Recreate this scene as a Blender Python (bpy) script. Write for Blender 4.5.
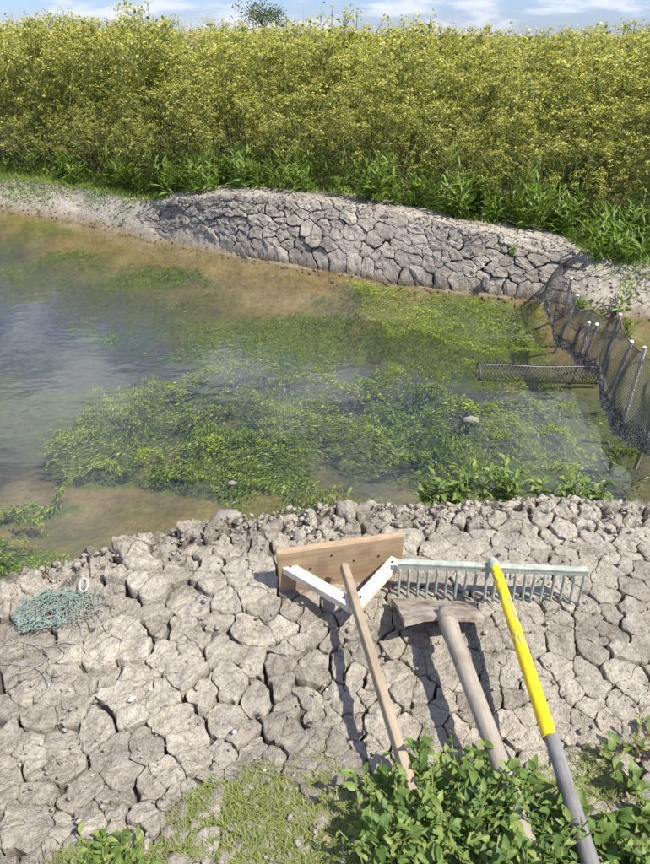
import bpy, math, random
import numpy as np
from mathutils import Vector, Matrix, Quaternion

# ---------------------------------------------------------------- camera, sky, sun
scene = bpy.context.scene
for o in list(bpy.data.objects):
    bpy.data.objects.remove(o)
COL = scene.collection
EYE, FPX, PITCH = 1.25, 652.0, math.radians(32)
cam_d = bpy.data.cameras.new('camera')
cam_d.sensor_fit = 'VERTICAL'; cam_d.sensor_height = 24; cam_d.sensor_width = 24
cam_d.lens = 24 * FPX / 864
cam_d.clip_start = 0.02; cam_d.clip_end = 3000
cam = bpy.data.objects.new('camera', cam_d); COL.objects.link(cam)
cam.location = (0, 0, EYE); cam.rotation_euler = (math.pi / 2 - PITCH, 0, 0)
scene.camera = cam

SUN_EL = math.radians(57)
SUN_AZ = (0.86, -0.51)
sd = Vector((SUN_AZ[0] * math.cos(SUN_EL), SUN_AZ[1] * math.cos(SUN_EL), math.sin(SUN_EL))).normalized()
sun_d = bpy.data.lights.new('sun', 'SUN'); sun_d.energy = 5.0; sun_d.angle = math.radians(0.53)
sun_d.color = (1.0, 0.945, 0.86)
sun = bpy.data.objects.new('sun', sun_d); COL.objects.link(sun)
sun.rotation_euler = (-sd).to_track_quat('-Z', 'Y').to_euler(); sun.location = (4, -3, 8)

world = bpy.data.worlds.new('World'); scene.world = world; world.use_nodes = True
wt = world.node_tree; wt.nodes.clear()
def wn(t, **k):
    n = wt.nodes.new(t)
    for a, b in k.items(): setattr(n, a, b)
    return n
sky = wn('ShaderNodeTexSky', sky_type='NISHITA', sun_disc=False, sun_elevation=SUN_EL,
         sun_rotation=math.atan2(SUN_AZ[0], SUN_AZ[1]), air_density=1.0, dust_density=0.15, ozone_density=3.0)
tc = wn('ShaderNodeTexCoord'); sep = wn('ShaderNodeSeparateXYZ')
wt.links.new(tc.outputs['Generated'], sep.inputs[0])
def wm(op, a, b=None):
    n = wn('ShaderNodeMath', operation=op)
    for i, v in enumerate((a, b)):
        if v is None: continue
        if isinstance(v, (int, float)): n.inputs[i].default_value = v
        else: wt.links.new(v, n.inputs[i])
    return n.outputs[0]
zz = wm('ADD', wm('MAXIMUM', sep.outputs[2], 0.0), 0.25)
cmb = wn('ShaderNodeCombineXYZ')
wt.links.new(wm('DIVIDE', sep.outputs[0], zz), cmb.inputs[0])
wt.links.new(wm('DIVIDE', sep.outputs[1], zz), cmb.inputs[1])
nz = wn('ShaderNodeTexNoise'); nz.inputs['Scale'].default_value = 3.1; nz.inputs['Detail'].default_value = 7
nz.inputs['Roughness'].default_value = 0.52
wt.links.new(cmb.outputs[0], nz.inputs['Vector'])
rmp = wn('ShaderNodeMapRange'); rmp.interpolation_type = 'SMOOTHSTEP'
rmp.inputs['From Min'].default_value = 0.45; rmp.inputs['From Max'].default_value = 0.64
wt.links.new(nz.outputs['Fac'], rmp.inputs['Value'])
tint = wn('ShaderNodeMixRGB', blend_type='MULTIPLY'); tint.inputs[0].default_value = 1
tint.inputs[2].default_value = (0.62, 0.79, 1.32, 1)
wt.links.new(sky.outputs[0], tint.inputs[1])
ccol = wn('ShaderNodeMixRGB'); ccol.inputs[1].default_value = (7.6, 7.9, 8.6, 1); ccol.inputs[2].default_value = (14.5, 15.2, 16.8, 1)
chz = wn('ShaderNodeMapRange'); chz.interpolation_type = 'SMOOTHSTEP'; chz.inputs['From Min'].default_value = 0.02; chz.inputs['From Max'].default_value = 0.28
wt.links.new(sep.outputs[2], chz.inputs['Value']); wt.links.new(chz.outputs[0], ccol.inputs[0])      # low cloud is dimmed by haze
mixc = wn('ShaderNodeMixRGB'); wt.links.new(ccol.outputs[0], mixc.inputs[2])
wt.links.new(wm('MULTIPLY', rmp.outputs[0], 0.85), mixc.inputs[0]); wt.links.new(tint.outputs[0], mixc.inputs[1])
bg = wn('ShaderNodeBackground'); bg.inputs['Strength'].default_value = 0.08
wt.links.new(mixc.outputs[0], bg.inputs['Color'])
wout = wn('ShaderNodeOutputWorld'); wt.links.new(bg.outputs[0], wout.inputs['Surface'])

vs = scene.view_settings
vs.view_transform = 'Standard'; vs.look = 'None'; vs.gamma = 1; vs.use_curve_mapping = False; vs.exposure = 0.62
scene.cycles.max_bounces = 8; scene.cycles.transparent_max_bounces = 16
scene.cycles.caustics_reflective = False; scene.cycles.caustics_refractive = False

# ---------------------------------------------------------------- helpers
rng = np.random.default_rng(11); random.seed(11)
WATER = -0.2
def at(x, y, z=0.0):
    """where a line of sight through photo position (x, y) meets height z, in metres"""
    dx, dy = (x - 325) / FPX, (432 - y) / FPX
    d = (dx, math.cos(PITCH) + dy * math.sin(PITCH), -math.sin(PITCH) + dy * math.cos(PITCH))
    t = (z - EYE) / d[2]
    return Vector((d[0] * t, d[1] * t, z))
def project(P):
    P = np.asarray(P, float); x, y, z = P[..., 0], P[..., 1], P[..., 2] - EYE
    d = np.maximum(y * math.cos(PITCH) - z * math.sin(PITCH), 1e-3); u = y * math.sin(PITCH) + z * math.cos(PITCH)
    return 325 + FPX * x / d, 432 - FPX * u / d, d
def sstep(a, b, x):
    t = np.clip((np.asarray(x, float) - a) / (b - a), 0, 1); return t * t * (3 - 2 * t)
def vnoise(x, y, seed=0):
    x = np.asarray(x, float); y = np.asarray(y, float)
    ix, iy = np.floor(x).astype(np.int64), np.floor(y).astype(np.int64); fx, fy = x - ix, y - iy
    def h(a, b):
        n = (a * 374761393 + b * 668265263 + seed * 974634777) & 0xffffffff
        n = ((n ^ (n >> 13)) * 1274126177) & 0xffffffff
        return ((n ^ (n >> 16)) & 0xffff) / 32767.5 - 1
    ux, uy = fx * fx * (3 - 2 * fx), fy * fy * (3 - 2 * fy)
    return (h(ix, iy) * (1 - ux) + h(ix + 1, iy) * ux) * (1 - uy) + (h(ix, iy + 1) * (1 - ux) + h(ix + 1, iy + 1) * ux) * uy
def fbm(x, y, seed=0, oct=4, gain=.5):
    s, a = 0, 1.0
    for k in range(oct):
        s = s + a * vnoise(x * 2 ** k, y * 2 ** k, seed + k * 17); a *= gain
    return s
def mesh_np(name, V, F):
    """V (n,3); F (m,k) or a list of such arrays"""
    if isinstance(F, np.ndarray): F = [F]
    F = [f for f in F if len(f)]
    me = bpy.data.meshes.new(name); V = np.asarray(V, np.float32)
    me.vertices.add(len(V)); me.vertices.foreach_set('co', V.ravel())
    nl = sum(f.size for f in F); npoly = sum(len(f) for f in F)
    me.loops.add(nl); me.polygons.add(npoly)
    me.loops.foreach_set('vertex_index', np.concatenate([f.ravel() for f in F]).astype(np.int32))
    tot = np.concatenate([np.full(len(f), f.shape[1]) for f in F]); st = np.concatenate([[0], np.cumsum(tot)[:-1]])
    me.polygons.foreach_set('loop_start', st.astype(np.int32))
    me.update(calc_edges=True); me.validate()
    return me
def smooth(me):
    me.polygons.foreach_set('use_smooth', np.ones(len(me.polygons), bool)); return me
def obj(name, me, mat=None, parent=None, loc=None, **props):
    o = bpy.data.objects.new(name, me); COL.objects.link(o)
    if mat is not None and me is not None and not me.materials: me.materials.append(mat)
    if parent is not None: o.parent = parent
    if loc is not None: o.location = loc
    for k, v in props.items(): o[k] = v
    return o
def thing(name, label, cat, loc=(0, 0, 0), group=None, rz=0.0, sc=1.0):
    o = bpy.data.objects.new(name, None); COL.objects.link(o); o.empty_display_size = .05
    o.location = loc; o.rotation_euler = (0, 0, rz); o.scale = (sc, sc, sc)
    o['label'] = label; o['category'] = cat
    if group: o['group'] = group
    return o
def scatter(TV, TF, M, O):
    """template (k,3),(f,c) placed by matrices M (n,3,3) and offsets O (n,3)"""
    TV = np.asarray(TV, float); TF = np.asarray(TF); n = len(O)
    V = np.einsum('nij,kj->nki', M, TV) + O[:, None, :]
    F = TF[None] + (np.arange(n) * len(TV))[:, None, None]
    return V.reshape(-1, 3), F.reshape(-1, TF.shape[1])
def join(parts):
    """list of (V, F) -> V, [F...]"""
    Vs, Fs, off = [], [], 0
    for V, F in parts:
        if len(V) == 0: continue
        Vs.append(V); Fs += [f + off for f in (F if isinstance(F, list) else [F])]; off += len(V)
    by = {}
    for f in Fs: by.setdefault(f.shape[1], []).append(f)
    return np.concatenate(Vs), [np.concatenate(v) for v in by.values()]
def unit(a): return a / np.maximum(np.linalg.norm(a, axis=-1, keepdims=True), 1e-9)
def frames(D, N, sl, sw, sn=None):
    """columns: length axis along D, width axis, normal axis near N"""
    L = unit(np.asarray(D, float)); N = np.asarray(N, float); N = unit(N - (N * L).sum(-1, keepdims=True) * L)
    W = np.cross(N, L); sl, sw = np.asarray(sl), np.asarray(sw); sn = sl if sn is None else np.asarray(sn)
    return np.stack([L * sl[:, None], W * sw[:, None], N * sn[:, None]], axis=-1)
def rdir(n, zlo=-.2, zhi=1.0):
    a = rng.uniform(0, 2 * math.pi, n); z = rng.uniform(zlo, zhi, n); r = np.sqrt(np.maximum(1 - z * z, 0))
    return np.stack([r * np.cos(a), r * np.sin(a), z], -1)
def tube(pts, rad, sides=5, caps=True):
    pts = np.asarray(pts, float); n = len(pts); rad = np.broadcast_to(rad, (n,))
    T = np.gradient(pts, axis=0); T = unit(T)
    ref = np.array([0.13, .31, .94]) if abs(T[0][2]) < .8 else np.array([1, .1, 0.05])
    A = unit(np.cross(T, ref)); B = np.cross(T, A)
    th = np.arange(sides) * 2 * math.pi / sides
    V = pts[:, None] + rad[:, None, None] * (np.cos(th)[None, :, None] * A[:, None] + np.sin(th)[None, :, None] * B[:, None])
    V = V.reshape(-1, 3); i = np.arange(n - 1)[:, None] * sides; j = np.arange(sides)[None]; j2 = (j + 1) % sides
    F = [np.stack([i + j, i + j2, i + sides + j2, i + sides + j], -1).reshape(-1, 4)]
    if caps: F += [np.arange(sides)[::-1][None], (np.arange(sides) + (n - 1) * sides)[None]]
    return V, F
def inpoly(x, y, poly):
    ins = np.zeros(np.shape(x), bool); m = len(poly)
    for i in range(m):
        x0, y0 = poly[i][:2]; x1, y1 = poly[(i + 1) % m][:2]
        c = ((y0 > y) != (y1 > y)) & (x < (x1 - x0) * (y - y0) / ((y1 - y0) if y1 != y0 else 1e-9) + x0)
        ins ^= c
    return ins

# leaf templates: x along the leaf, y across, z up
def leaf_template(width=.5, droop=.25, fold=.12, wide_at=.4, st=5, tooth=0.0):
    xs = np.linspace(0, 1, st); V, F = [], []
    for k, x in enumerate(xs):
        w = width / 2 * (math.sin(math.pi * min(1, x ** (math.log(.5) / math.log(wide_at)))) ** .8 if 0 < x < 1 else (.06 if x == 0 else .0))
        if tooth and 0 < x < 1: w *= 1 + tooth * (1 if k % 2 else -1)
        z = -droop * x * x + .12 * x
        V += [(x, -w, z + fold * w * 2), (x, 0, z), (x, w, z + fold * w * 2)]
    for k in range(st - 1):
        a = k * 3; F += [(a, a + 3, a + 4, a + 1), (a + 1, a + 4, a + 5, a + 2)]
    return np.array(V), np.array(F)
LEAF_OV = leaf_template(.56, .32, .22, .38, 7, .10)
LEAF_LANCE = leaf_template(.2, .35, .1, .5, 6)
LEAF_SMALL = (np.array([(0, 0, 0), (.5, -.32, .05), (1, 0, -.08), (.5, .32, .05)]), np.array([(0, 1, 2, 3)]))
BLADE = (np.array([(0, -.5, 0), (0, .5, 0), (.55, -.35, .06), (.55, .35, .06), (1, 0, -.06)]), None)
def blades(O, D, L, W, bend=.25):
    """grass blades, two quads and a bent tip"""
    n = len(O); TV = np.array([(0, -.5, 0), (0, .5, 0), (.5, -.4, 0), (.5, .4, 0), (1, -.06, -bend), (1, .06, -bend)])
    TF = np.array([(0, 2, 3, 1), (2, 4, 5, 3)])
    N = np.tile([0., 0, 1], (n, 1)) + rng.normal(0, .15, (n, 3))
    return scatter(TV, TF, frames(D, N, L, W, L), O)

# ---------------------------------------------------------------- materials
def mat(name):
    m = bpy.data.materials.new(name); m.use_nodes = True; m.node_tree.nodes.clear(); return m, NT(m.node_tree)
class NT:
    def __init__(s, t): s.t = t
    def n(s, typ, ins=None, **k):
        nd = s.t.nodes.new(typ)
        for a, b in k.items(): setattr(nd, a, b)
        for key, v in (ins or {}).items():
            if hasattr(v, 'is_linked') or isinstance(v, bpy.types.NodeSocket): s.t.links.new(v, nd.inputs[key])
            else: nd.inputs[key].default_value = v
        return nd
    def noise(s, vec, scale, detail=5, rough=.55, out='Fac', dist=0.0):
        return s.n('ShaderNodeTexNoise', {'Vector': vec, 'Scale': scale, 'Detail': detail, 'Roughness': rough, 'Distortion': dist}).outputs[out]
    def ramp(s, fac, stops, mode='LINEAR'):
        r = s.n('ShaderNodeValToRGB', {'Fac': fac}); cr = r.color_ramp; cr.interpolation = mode
        while len(cr.elements) > len(stops): cr.elements.remove(cr.elements[-1])
        while len(cr.elements) < len(stops): cr.elements.new(.5)
        for e, (p, c) in zip(cr.elements, stops):
            e.position = p; e.color = (*c, 1) if len(c) == 3 else c
        return r.outputs[0]
    def mix(s, f, a, b, mode='MIX'):
        def c(v): return (*v, 1) if isinstance(v, tuple) and len(v) == 3 else v
        return s.n('ShaderNodeMixRGB', {0: f, 1: c(a), 2: c(b)}, blend_type=mode).outputs[0]
    def math(s, op, a, b=0.0, c=None):
        d = {0: a, 1: b}
        if c is not None: d[2] = c
        return s.n('ShaderNodeMath', d, operation=op).outputs[0]
    def bump(s, h, strength=.5, dist=.01, normal=None):
        d = {'Height': h, 'Strength': strength, 'Distance': dist}
        if normal is not None: d['Normal'] = normal
        return s.n('ShaderNodeBump', d).outputs[0]
    def pos(s): return s.n('ShaderNodeNewGeometry').outputs['Position']
    def island(s): return s.n('ShaderNodeNewGeometry').outputs['Random Per Island']
    def objrnd(s): return s.n('ShaderNodeObjectInfo').outputs['Random']
    def objco(s): return s.n('ShaderNodeTexCoord').outputs['Object']
    def attr(s, name): return s.n('ShaderNodeAttribute', attribute_name=name).outputs['Fac']
    def out(s, sh): s.n('ShaderNodeOutputMaterial', {'Surface': sh})
    def pbsdf(s, col, rough=.8, normal=None, spec=.3, metal=0.0):
        d = {'Base Color': col if not isinstance(col, tuple) else (*col, 1), 'Roughness': rough, 'Specular IOR Level': spec, 'Metallic': metal}
        if normal is not None: d['Normal'] = normal
        return s.n('ShaderNodeBsdfPrincipled', d).outputs[0]

def mud_material(name, dark, light, warm, grain=1.0):
    m, t = mat(name); p = t.pos()
    big = t.noise(p, 3.2, 4); mid = t.noise(p, 17, 6, .62); fine = t.noise(p, 120, 5, .7); pit = t.noise(p, 330, 3, .7)
    base = t.ramp(t.math('ADD', t.math('MULTIPLY', big, .5), t.math('MULTIPLY', mid, .5)), [(.34, dark), (.52, light), (.68, warm)])
    isl = t.mix(1.0, t.ramp(t.attr('tone'), [(0, (.78, .77, .76)), (.35, (.98, .97, .96)), (1, (1.12, 1.11, 1.08))]), t.ramp(t.island(), [(0, (.90, .90, .90)), (1, (1.07, 1.07, 1.07))]), 'MULTIPLY')
    c = t.mix(1.0, base, isl, 'MULTIPLY')
    stain = t.ramp(t.noise(p, 5.5, 5, .65, dist=.6), [(.50, (0, 0, 0)), (.66, (1, 1, 1))]); c = t.mix(t.math('MULTIPLY', stain, .55), c, t.mix(1.0, c, (.70, .69, .67), 'MULTIPLY'))
    c = t.mix(1.0, c, t.ramp(fine, [(.25, (.55, .53, .50)), (.5, (1, 1, 1)), (.75, (1.22, 1.21, 1.18))]), 'MULTIPLY')
    zw = t.math('ADD', t.n('ShaderNodeSeparateXYZ', {0: p}).outputs[2], t.math('MULTIPLY', t.math('SUBTRACT', mid, .5), .09)); wetb = t.n('ShaderNodeMapRange', {'Value': zw, 'From Min': -.19, 'From Max': -.14}).outputs[0]
    c = t.mix(wetb, t.mix(1.0, c, (.50, .46, .40), 'MULTIPLY'), c)
    vor = t.n('ShaderNodeTexVoronoi', {'Vector': t.mix(.06, p, t.noise(p, 30, 3, .5, 'Color')), 'Scale': 30.0}, feature='DISTANCE_TO_EDGE').outputs['Distance']
    crk = t.math('MULTIPLY', t.ramp(vor, [(0, (0, 0, 0)), (.035, (1, 1, 1))]), t.math('LESS_THAN', mid, .44))
    h = t.math('ADD', t.math('MULTIPLY', mid, 1.4), t.math('ADD', t.math('MULTIPLY', fine, .55), t.math('MULTIPLY', pit, .22)))
    h = t.math('ADD', h, t.math('MULTIPLY', t.math('MAXIMUM', crk, t.math('GREATER_THAN', mid, .44)), .14))
    t.out(t.pbsdf(c, .95, t.bump(h, 1.0 * grain, .018), .15)); return m
MUD = mud_material('dried_mud', (.30, .27, .22), (.46, .42, .345), (.56, .515, .43))
MUDW = mud_material('dried_mud_grey', (.31, .28, .235), (.44, .40, .335), (.53, .485, .41))
def soil_material(name, a, b):
    m, t = mat(name); p = t.pos(); n1 = t.noise(p, 14, 6, .65); n2 = t.noise(p, 150, 4, .7)
    c = t.mix(1.0, t.ramp(n1, [(.3, a), (.7, b)]), t.ramp(n2, [(.3, (.7, .7, .7)), (.7, (1.15, 1.15, 1.15))]), 'MULTIPLY')
    t.out(t.pbsdf(c, .95, t.bump(t.math('ADD', n1, t.math('MULTIPLY', n2, .6)), .9, .012), .15)); return m
CRACK = soil_material('crack_floor_mud', (.09, .078, .062), (.16, .14, .115))

m, t = mat('ground_surface'); GROUND = m
p = t.pos(); sepz = t.n('ShaderNodeSeparateXYZ', {0: p}).outputs[2]
n1 = t.noise(p, 4.0, 6, .6); n2 = t.noise(p, 26, 6, .62); n3 = t.noise(p, 160, 4, .7)
bank = t.ramp(n2, [(.3, (.27, .24, .195)), (.55, (.40, .36, .295)), (.72, (.47, .425, .35))])
bed = t.ramp(t.math('ADD', t.math('MULTIPLY', n1, .6), t.math('MULTIPLY', n2, .4)), [(.32, (.12, .085, .028)), (.5, (.23, .165, .065)), (.68, (.33, .25, .12))])
film = t.ramp(n2, [(.3, (.05, .075, .012)), (.6, (.11, .14, .022)), (.8, (.19, .20, .04))])
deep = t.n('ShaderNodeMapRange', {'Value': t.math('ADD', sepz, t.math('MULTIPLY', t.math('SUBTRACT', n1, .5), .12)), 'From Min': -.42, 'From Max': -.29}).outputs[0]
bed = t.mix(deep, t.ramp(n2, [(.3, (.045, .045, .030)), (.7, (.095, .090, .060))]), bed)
bed = t.mix(t.attr('algae'), bed, film)
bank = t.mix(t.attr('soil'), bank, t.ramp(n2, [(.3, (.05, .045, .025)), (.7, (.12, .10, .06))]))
wetz = t.math('ADD', sepz, t.math('MULTIPLY', t.math('SUBTRACT', n1, .5), .06))
wet = t.n('ShaderNodeMapRange', {'Value': wetz, 'From Min': -.205, 'From Max': -.125}).outputs[0]
damp = t.mix(1.0, bank, (.62, .56, .47), 'MULTIPLY')
dry = t.n('ShaderNodeMapRange', {'Value': wetz, 'From Min': -.19, 'From Max': -.12}).outputs[0]
under = t.n('ShaderNodeMapRange', {'Value': wetz, 'From Min': -.215, 'From Max': -.190}).outputs[0]
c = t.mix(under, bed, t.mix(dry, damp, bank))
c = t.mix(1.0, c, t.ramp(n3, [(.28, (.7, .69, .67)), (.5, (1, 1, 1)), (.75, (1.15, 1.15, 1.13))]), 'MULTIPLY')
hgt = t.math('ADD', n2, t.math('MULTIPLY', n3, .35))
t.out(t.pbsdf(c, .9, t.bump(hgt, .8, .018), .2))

m, t = mat('pond_water'); WATERM = m
p = t.pos()
rip = t.n('ShaderNodeMapping', {'Vector': p, 'Scale': (1.0, 1.7, 1.0)}).outputs[0]
nb = t.bump(t.math('ADD', t.noise(rip, 7, 2, .5), t.math('MULTIPLY', t.noise(rip, 24, 2, .5), .12)), .17, .01)
fr = t.n('ShaderNodeFresnel', {'IOR': 1.45, 'Normal': nb}).outputs[0]
tr = t.n('ShaderNodeBsdfTransparent', {'Color': (.96, .97, .93, 1)}).outputs[0]
gl = t.n('ShaderNodeBsdfGlossy', {'Color': (1, 1, 1, 1), 'Roughness': .03, 'Normal': nb}).outputs[0]
surf_ = t.n('ShaderNodeMixShader', {0: fr, 1: tr, 2: gl}).outputs[0]
vol_ = t.n('ShaderNodeVolumePrincipled', {'Color': (.52, .70, .90, 1), 'Density': .32, 'Anisotropy': .1}).outputs[0]
t.n('ShaderNodeOutputMaterial', {'Surface': surf_, 'Volume': vol_})

def leafy(name, stops, trans=.3, rough=.5, src='island', spec=.35, patch=False):
    m, t = mat(name); r = t.island() if src == 'island' else t.objrnd()
    n = t.noise(t.pos(), 9.0 if src == 'island' else 60.0, 3)
    if patch: n = t.math('ADD', t.math('MULTIPLY', t.noise(t.pos(), 2.2, 3, .6), 1.6), -.3)
    c = t.ramp(t.math('ADD', t.math('MULTIPLY', r, .6 if patch else .7), t.math('MULTIPLY', n, .4 if patch else .3)), stops)
    pb = t.pbsdf(c, rough, None, spec)
    tl = t.n('ShaderNodeBsdfTranslucent', {'Color': t.mix(1.0, c, (1.25, 1.3, .7), 'MULTIPLY')}).outputs[0]
    t.out(t.n('ShaderNodeMixShader', {0: trans, 1: pb, 2: tl}).outputs[0]); return m
UMBEL = leafy('umbel_flower', [(.08, (.24, .19, .04)), (.35, (.40, .385, .075)), (.62, (.52, .49, .11)), (.9, (.64, .59, .20))], .36, patch=True)
WEEDLEAF = leafy('weed_foliage', [(.10, (.30, .15, .06)), (.22, (.10, .13, .03)), (.5, (.22, .27, .05)), (.78, (.37, .38, .09)), (.95, (.54, .44, .16))], .36, patch=True)
FOREGREEN = leafy('broad_green_leaf', [(.04, (.06, .11, .025)), (.3, (.11, .185, .04)), (.6, (.17, .25, .055)), (.85, (.27, .33, .09)), (.98, (.42, .38, .14))], .34, .5, 'obj', .35)
LANCE = leafy('lance_green_leaf', [(.05, (.08, .14, .022)), (.5, (.17, .26, .045)), (.85, (.28, .37, .075)), (.98, (.46, .42, .15))], .40, .42)
REED = leafy('reed_leaf', [(.05, (.06, .11, .04)), (.6, (.11, .17, .06)), (.95, (.22, .27, .11))], .25, .45)
GRASS = leafy('short_grass', [(.04, (.40, .34, .18)), (.22, (.22, .22, .065)), (.6, (.18, .24, .05)), (.95, (.32, .34, .11))], .28, .55)
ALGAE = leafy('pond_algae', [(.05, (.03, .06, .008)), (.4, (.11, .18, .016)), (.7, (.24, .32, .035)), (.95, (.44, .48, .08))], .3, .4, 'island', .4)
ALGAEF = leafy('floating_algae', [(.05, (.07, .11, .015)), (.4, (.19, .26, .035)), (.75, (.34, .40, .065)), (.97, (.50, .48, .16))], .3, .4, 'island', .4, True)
TREELEAF = leafy('tree_leaf', [(.1, (.06, .09, .03)), (.9, (.14, .19, .06))], .25)

def simple(name, col, rough=.7, var=.25, scale=40, bump=.3, spec=.3, metal=0.0, stretch=None):
    m, t = mat(name); v = t.objco()
    if stretch: v = t.n('ShaderNodeMapping', {'Vector': v, 'Scale': stretch}).outputs[0]
    n = t.noise(v, scale, 5, .65); lo = tuple(x * (1 - var) for x in col); hi = tuple(min(1, x * (1 + var)) for x in col)
    t.out(t.pbsdf(t.ramp(n, [(.3, lo), (.7, hi)]), rough, t.bump(n, bump, .004), spec, metal)); return m
def wood(name, a, b, c2, knots=True, rough=.75, ring=26):
    m, t = mat(name); v = t.n('ShaderNodeMapping', {'Vector': t.objco(), 'Scale': (.07, 1.0, 1.0)}).outputs[0]
    g = t.noise(v, 120, 6, .6); s = t.noise(v, ring, 4, .6, dist=.4); blot = t.noise(t.objco(), 14, 4, .6)
    col = t.ramp(t.math('ADD', t.math('MULTIPLY', g, .45), t.math('MULTIPLY', s, .55)), [(.33, a), (.5, b), (.68, c2)])
    col = t.mix(t.math('MULTIPLY', t.ramp(blot, [(.5, (0, 0, 0)), (.68, (1, 1, 1))]), .45), col, tuple(x * .62 for x in a))
    t.out(t.pbsdf(col, rough, t.bump(g, .35, .003), .25)); return m
BOARD = wood('weathered_board', (.25, .17, .095), (.36, .26, .155), (.44, .33, .21))
PALE = wood('pale_batten', (.54, .46, .34), (.70, .63, .51), (.78, .73, .62))
STICK = wood('brown_stick', (.24, .185, .12), (.33, .265, .18), (.42, .345, .25))
HOEWOOD = wood('grey_brown_handle', (.24, .205, .155), (.33, .29, .225), (.42, .375, .30))
GREYWOOD = wood('grey_worn_handle', (.13, .125, .12), (.22, .21, .20), (.31, .30, .285))
m, t = mat('yellow_paint'); YELLOW = m
v = t.n('ShaderNodeMapping', {'Vector': t.objco(), 'Scale': (.25, 1.0, 1.0)}).outputs[0]
chip = t.ramp(t.noise(v, 55, 5, .7), [(.565, (0, 0, 0)), (.60, (1, 1, 1))])
dirt = t.noise(t.objco(), 25, 5, .6)
c = t.mix(chip, t.ramp(dirt, [(.3, (.66, .46, .006)), (.6, (.87, .64, .010))]), (.30, .26, .16))
t.out(t.pbsdf(c, .42, t.bump(t.math('SUBTRACT', 1.0, chip), .4, .001), .45))
RAKEM = simple('grey_green_painted_steel', (.33, .37, .30), .6, .32, 50, .15, .5)
m, t = mat('muddy_steel'); HOEM = m
n = t.noise(t.objco(), 22, 6, .65); n2 = t.noise(t.objco(), 140, 4, .7)
c = t.ramp(n, [(.32, (.12, .085, .06)), (.46, (.25, .21, .165)), (.62, (.38, .34, .285))])
t.out(t.pbsdf(c, .85, t.bump(t.math('ADD', n, t.math('MULTIPLY', n2, .5)), .7, .006), .25))
NETM = simple('dark_plastic_mesh', (.10, .094, .082), .6, .35, 40, .1, .2)
NETDUST = simple('silted_mesh', (.30, .28, .25), .9, .35, 90, .3, .15)
CRUST = simple('pale_silt_crust', (.42, .39, .35), .9, .35, 90, .3, .15)
POSTM = simple('grey_pipe', (.46, .455, .44), .6, .2, 30, .1, .4)
TEAL = simple('teal_twine', (.20, .31, .27), .85, .35, 60, .2, .3)
TWINE = simple('grey_twine', (.24, .25, .21), .8, .3, 60, .2, .3)
WHITE = simple('white_plastic', (.50, .48, .43), .7, .2, 40, .1, .4)
CHALK = simple('white_pebble', (.74, .72, .68), .85, .12, 60, .3, .2)
STONE = simple('pale_stone', (.24, .225, .19), .85, .25, 40, .4, .2)
TWIG = simple('dry_twig', (.27, .22, .17), .85, .3, 60, .3, .2)
STEM = simple('green_stem', (.20, .22, .06), .6, .3, 20, .1, .3)
REDSTEM = simple('red_brown_stem', (.24, .12, .06), .6, .3, 20, .1, .3)
SCREW = simple('dark_screw', (.05, .05, .05), .5, .2, 60, .1, .4, .6)

# ---------------------------------------------------------------- terrain
NE = np.array([(-8, -1.2), (-3, .3), (-1.4, 1.05), (-.85, 1.30), (-.72, 1.38), (-.5, 1.47), (-.29, 1.55), (.015, 1.58), (.295, 1.605), (.74, 1.65), (1.0, 1.62), (1.6, 1.64), (8, 1.8)])
FW = np.array([(-40, 22), (-8, 8.55), (-3, 6.18), (-2.12, 5.72), (-1.25, 5.08), (-.54, 4.63), (.167, 4.26), (.785, 3.95), (1.31, 3.78), (1.6, 3.60), (2.2, 3.48), (8, 3.2), (40, 3.0)])
LIPY = np.array([(-40, 22.5), (-8, 8.9), (-3, 6.52), (-2.12, 6.05), (-1.4, 5.42), (-1.14, 5.14), (-.64, 4.88), (.036, 4.62), (.52, 4.42), (.93, 4.13), (1.47, 3.95), (1.75, 3.80), (2.3, 3.68), (8, 3.4), (40, 3.2)])
LIPZ = np.array([(-3, .0), (-1.5, .02), (-1.3, .06), (-1.14, .12), (-.64, .21), (.036, .21), (.52, .19), (.93, .15), (1.47, .11), (1.75, .04), (8, .03)])
BACK = np.array([(-40, 22.6), (-8, 8.95), (-3.07, 6.58), (-2.44, 6.35), (-1.6, 5.72), (-1.3, 5.42), (-.96, 5.2), (-.19, 4.93), (.54, 4.62), (.98, 4.36), (1.53, 4.18), (1.8, 3.98), (2.5, 3.8), (8, 3.5), (40, 3.3)])
def L(poly, x): return np.interp(x, poly[:, 0], poly[:, 1])
def bank_top(x, y):
    """nominal surface of the near mud bank"""
    ne = L(NE, x)
    z = .11 * sstep(.86, .28, y) + .012 * vnoise(x * 3.1, y * 3.1, 5) + .006 * vnoise(x * 9, y * 9, 6)
    z = z - .03 * sstep(-.35, -1.0, x) * sstep(.7, 1.2, y)
    over = np.clip(y - ne, 0, None)
    return z - .27 * sstep(-.04, .17, y - ne)
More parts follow.
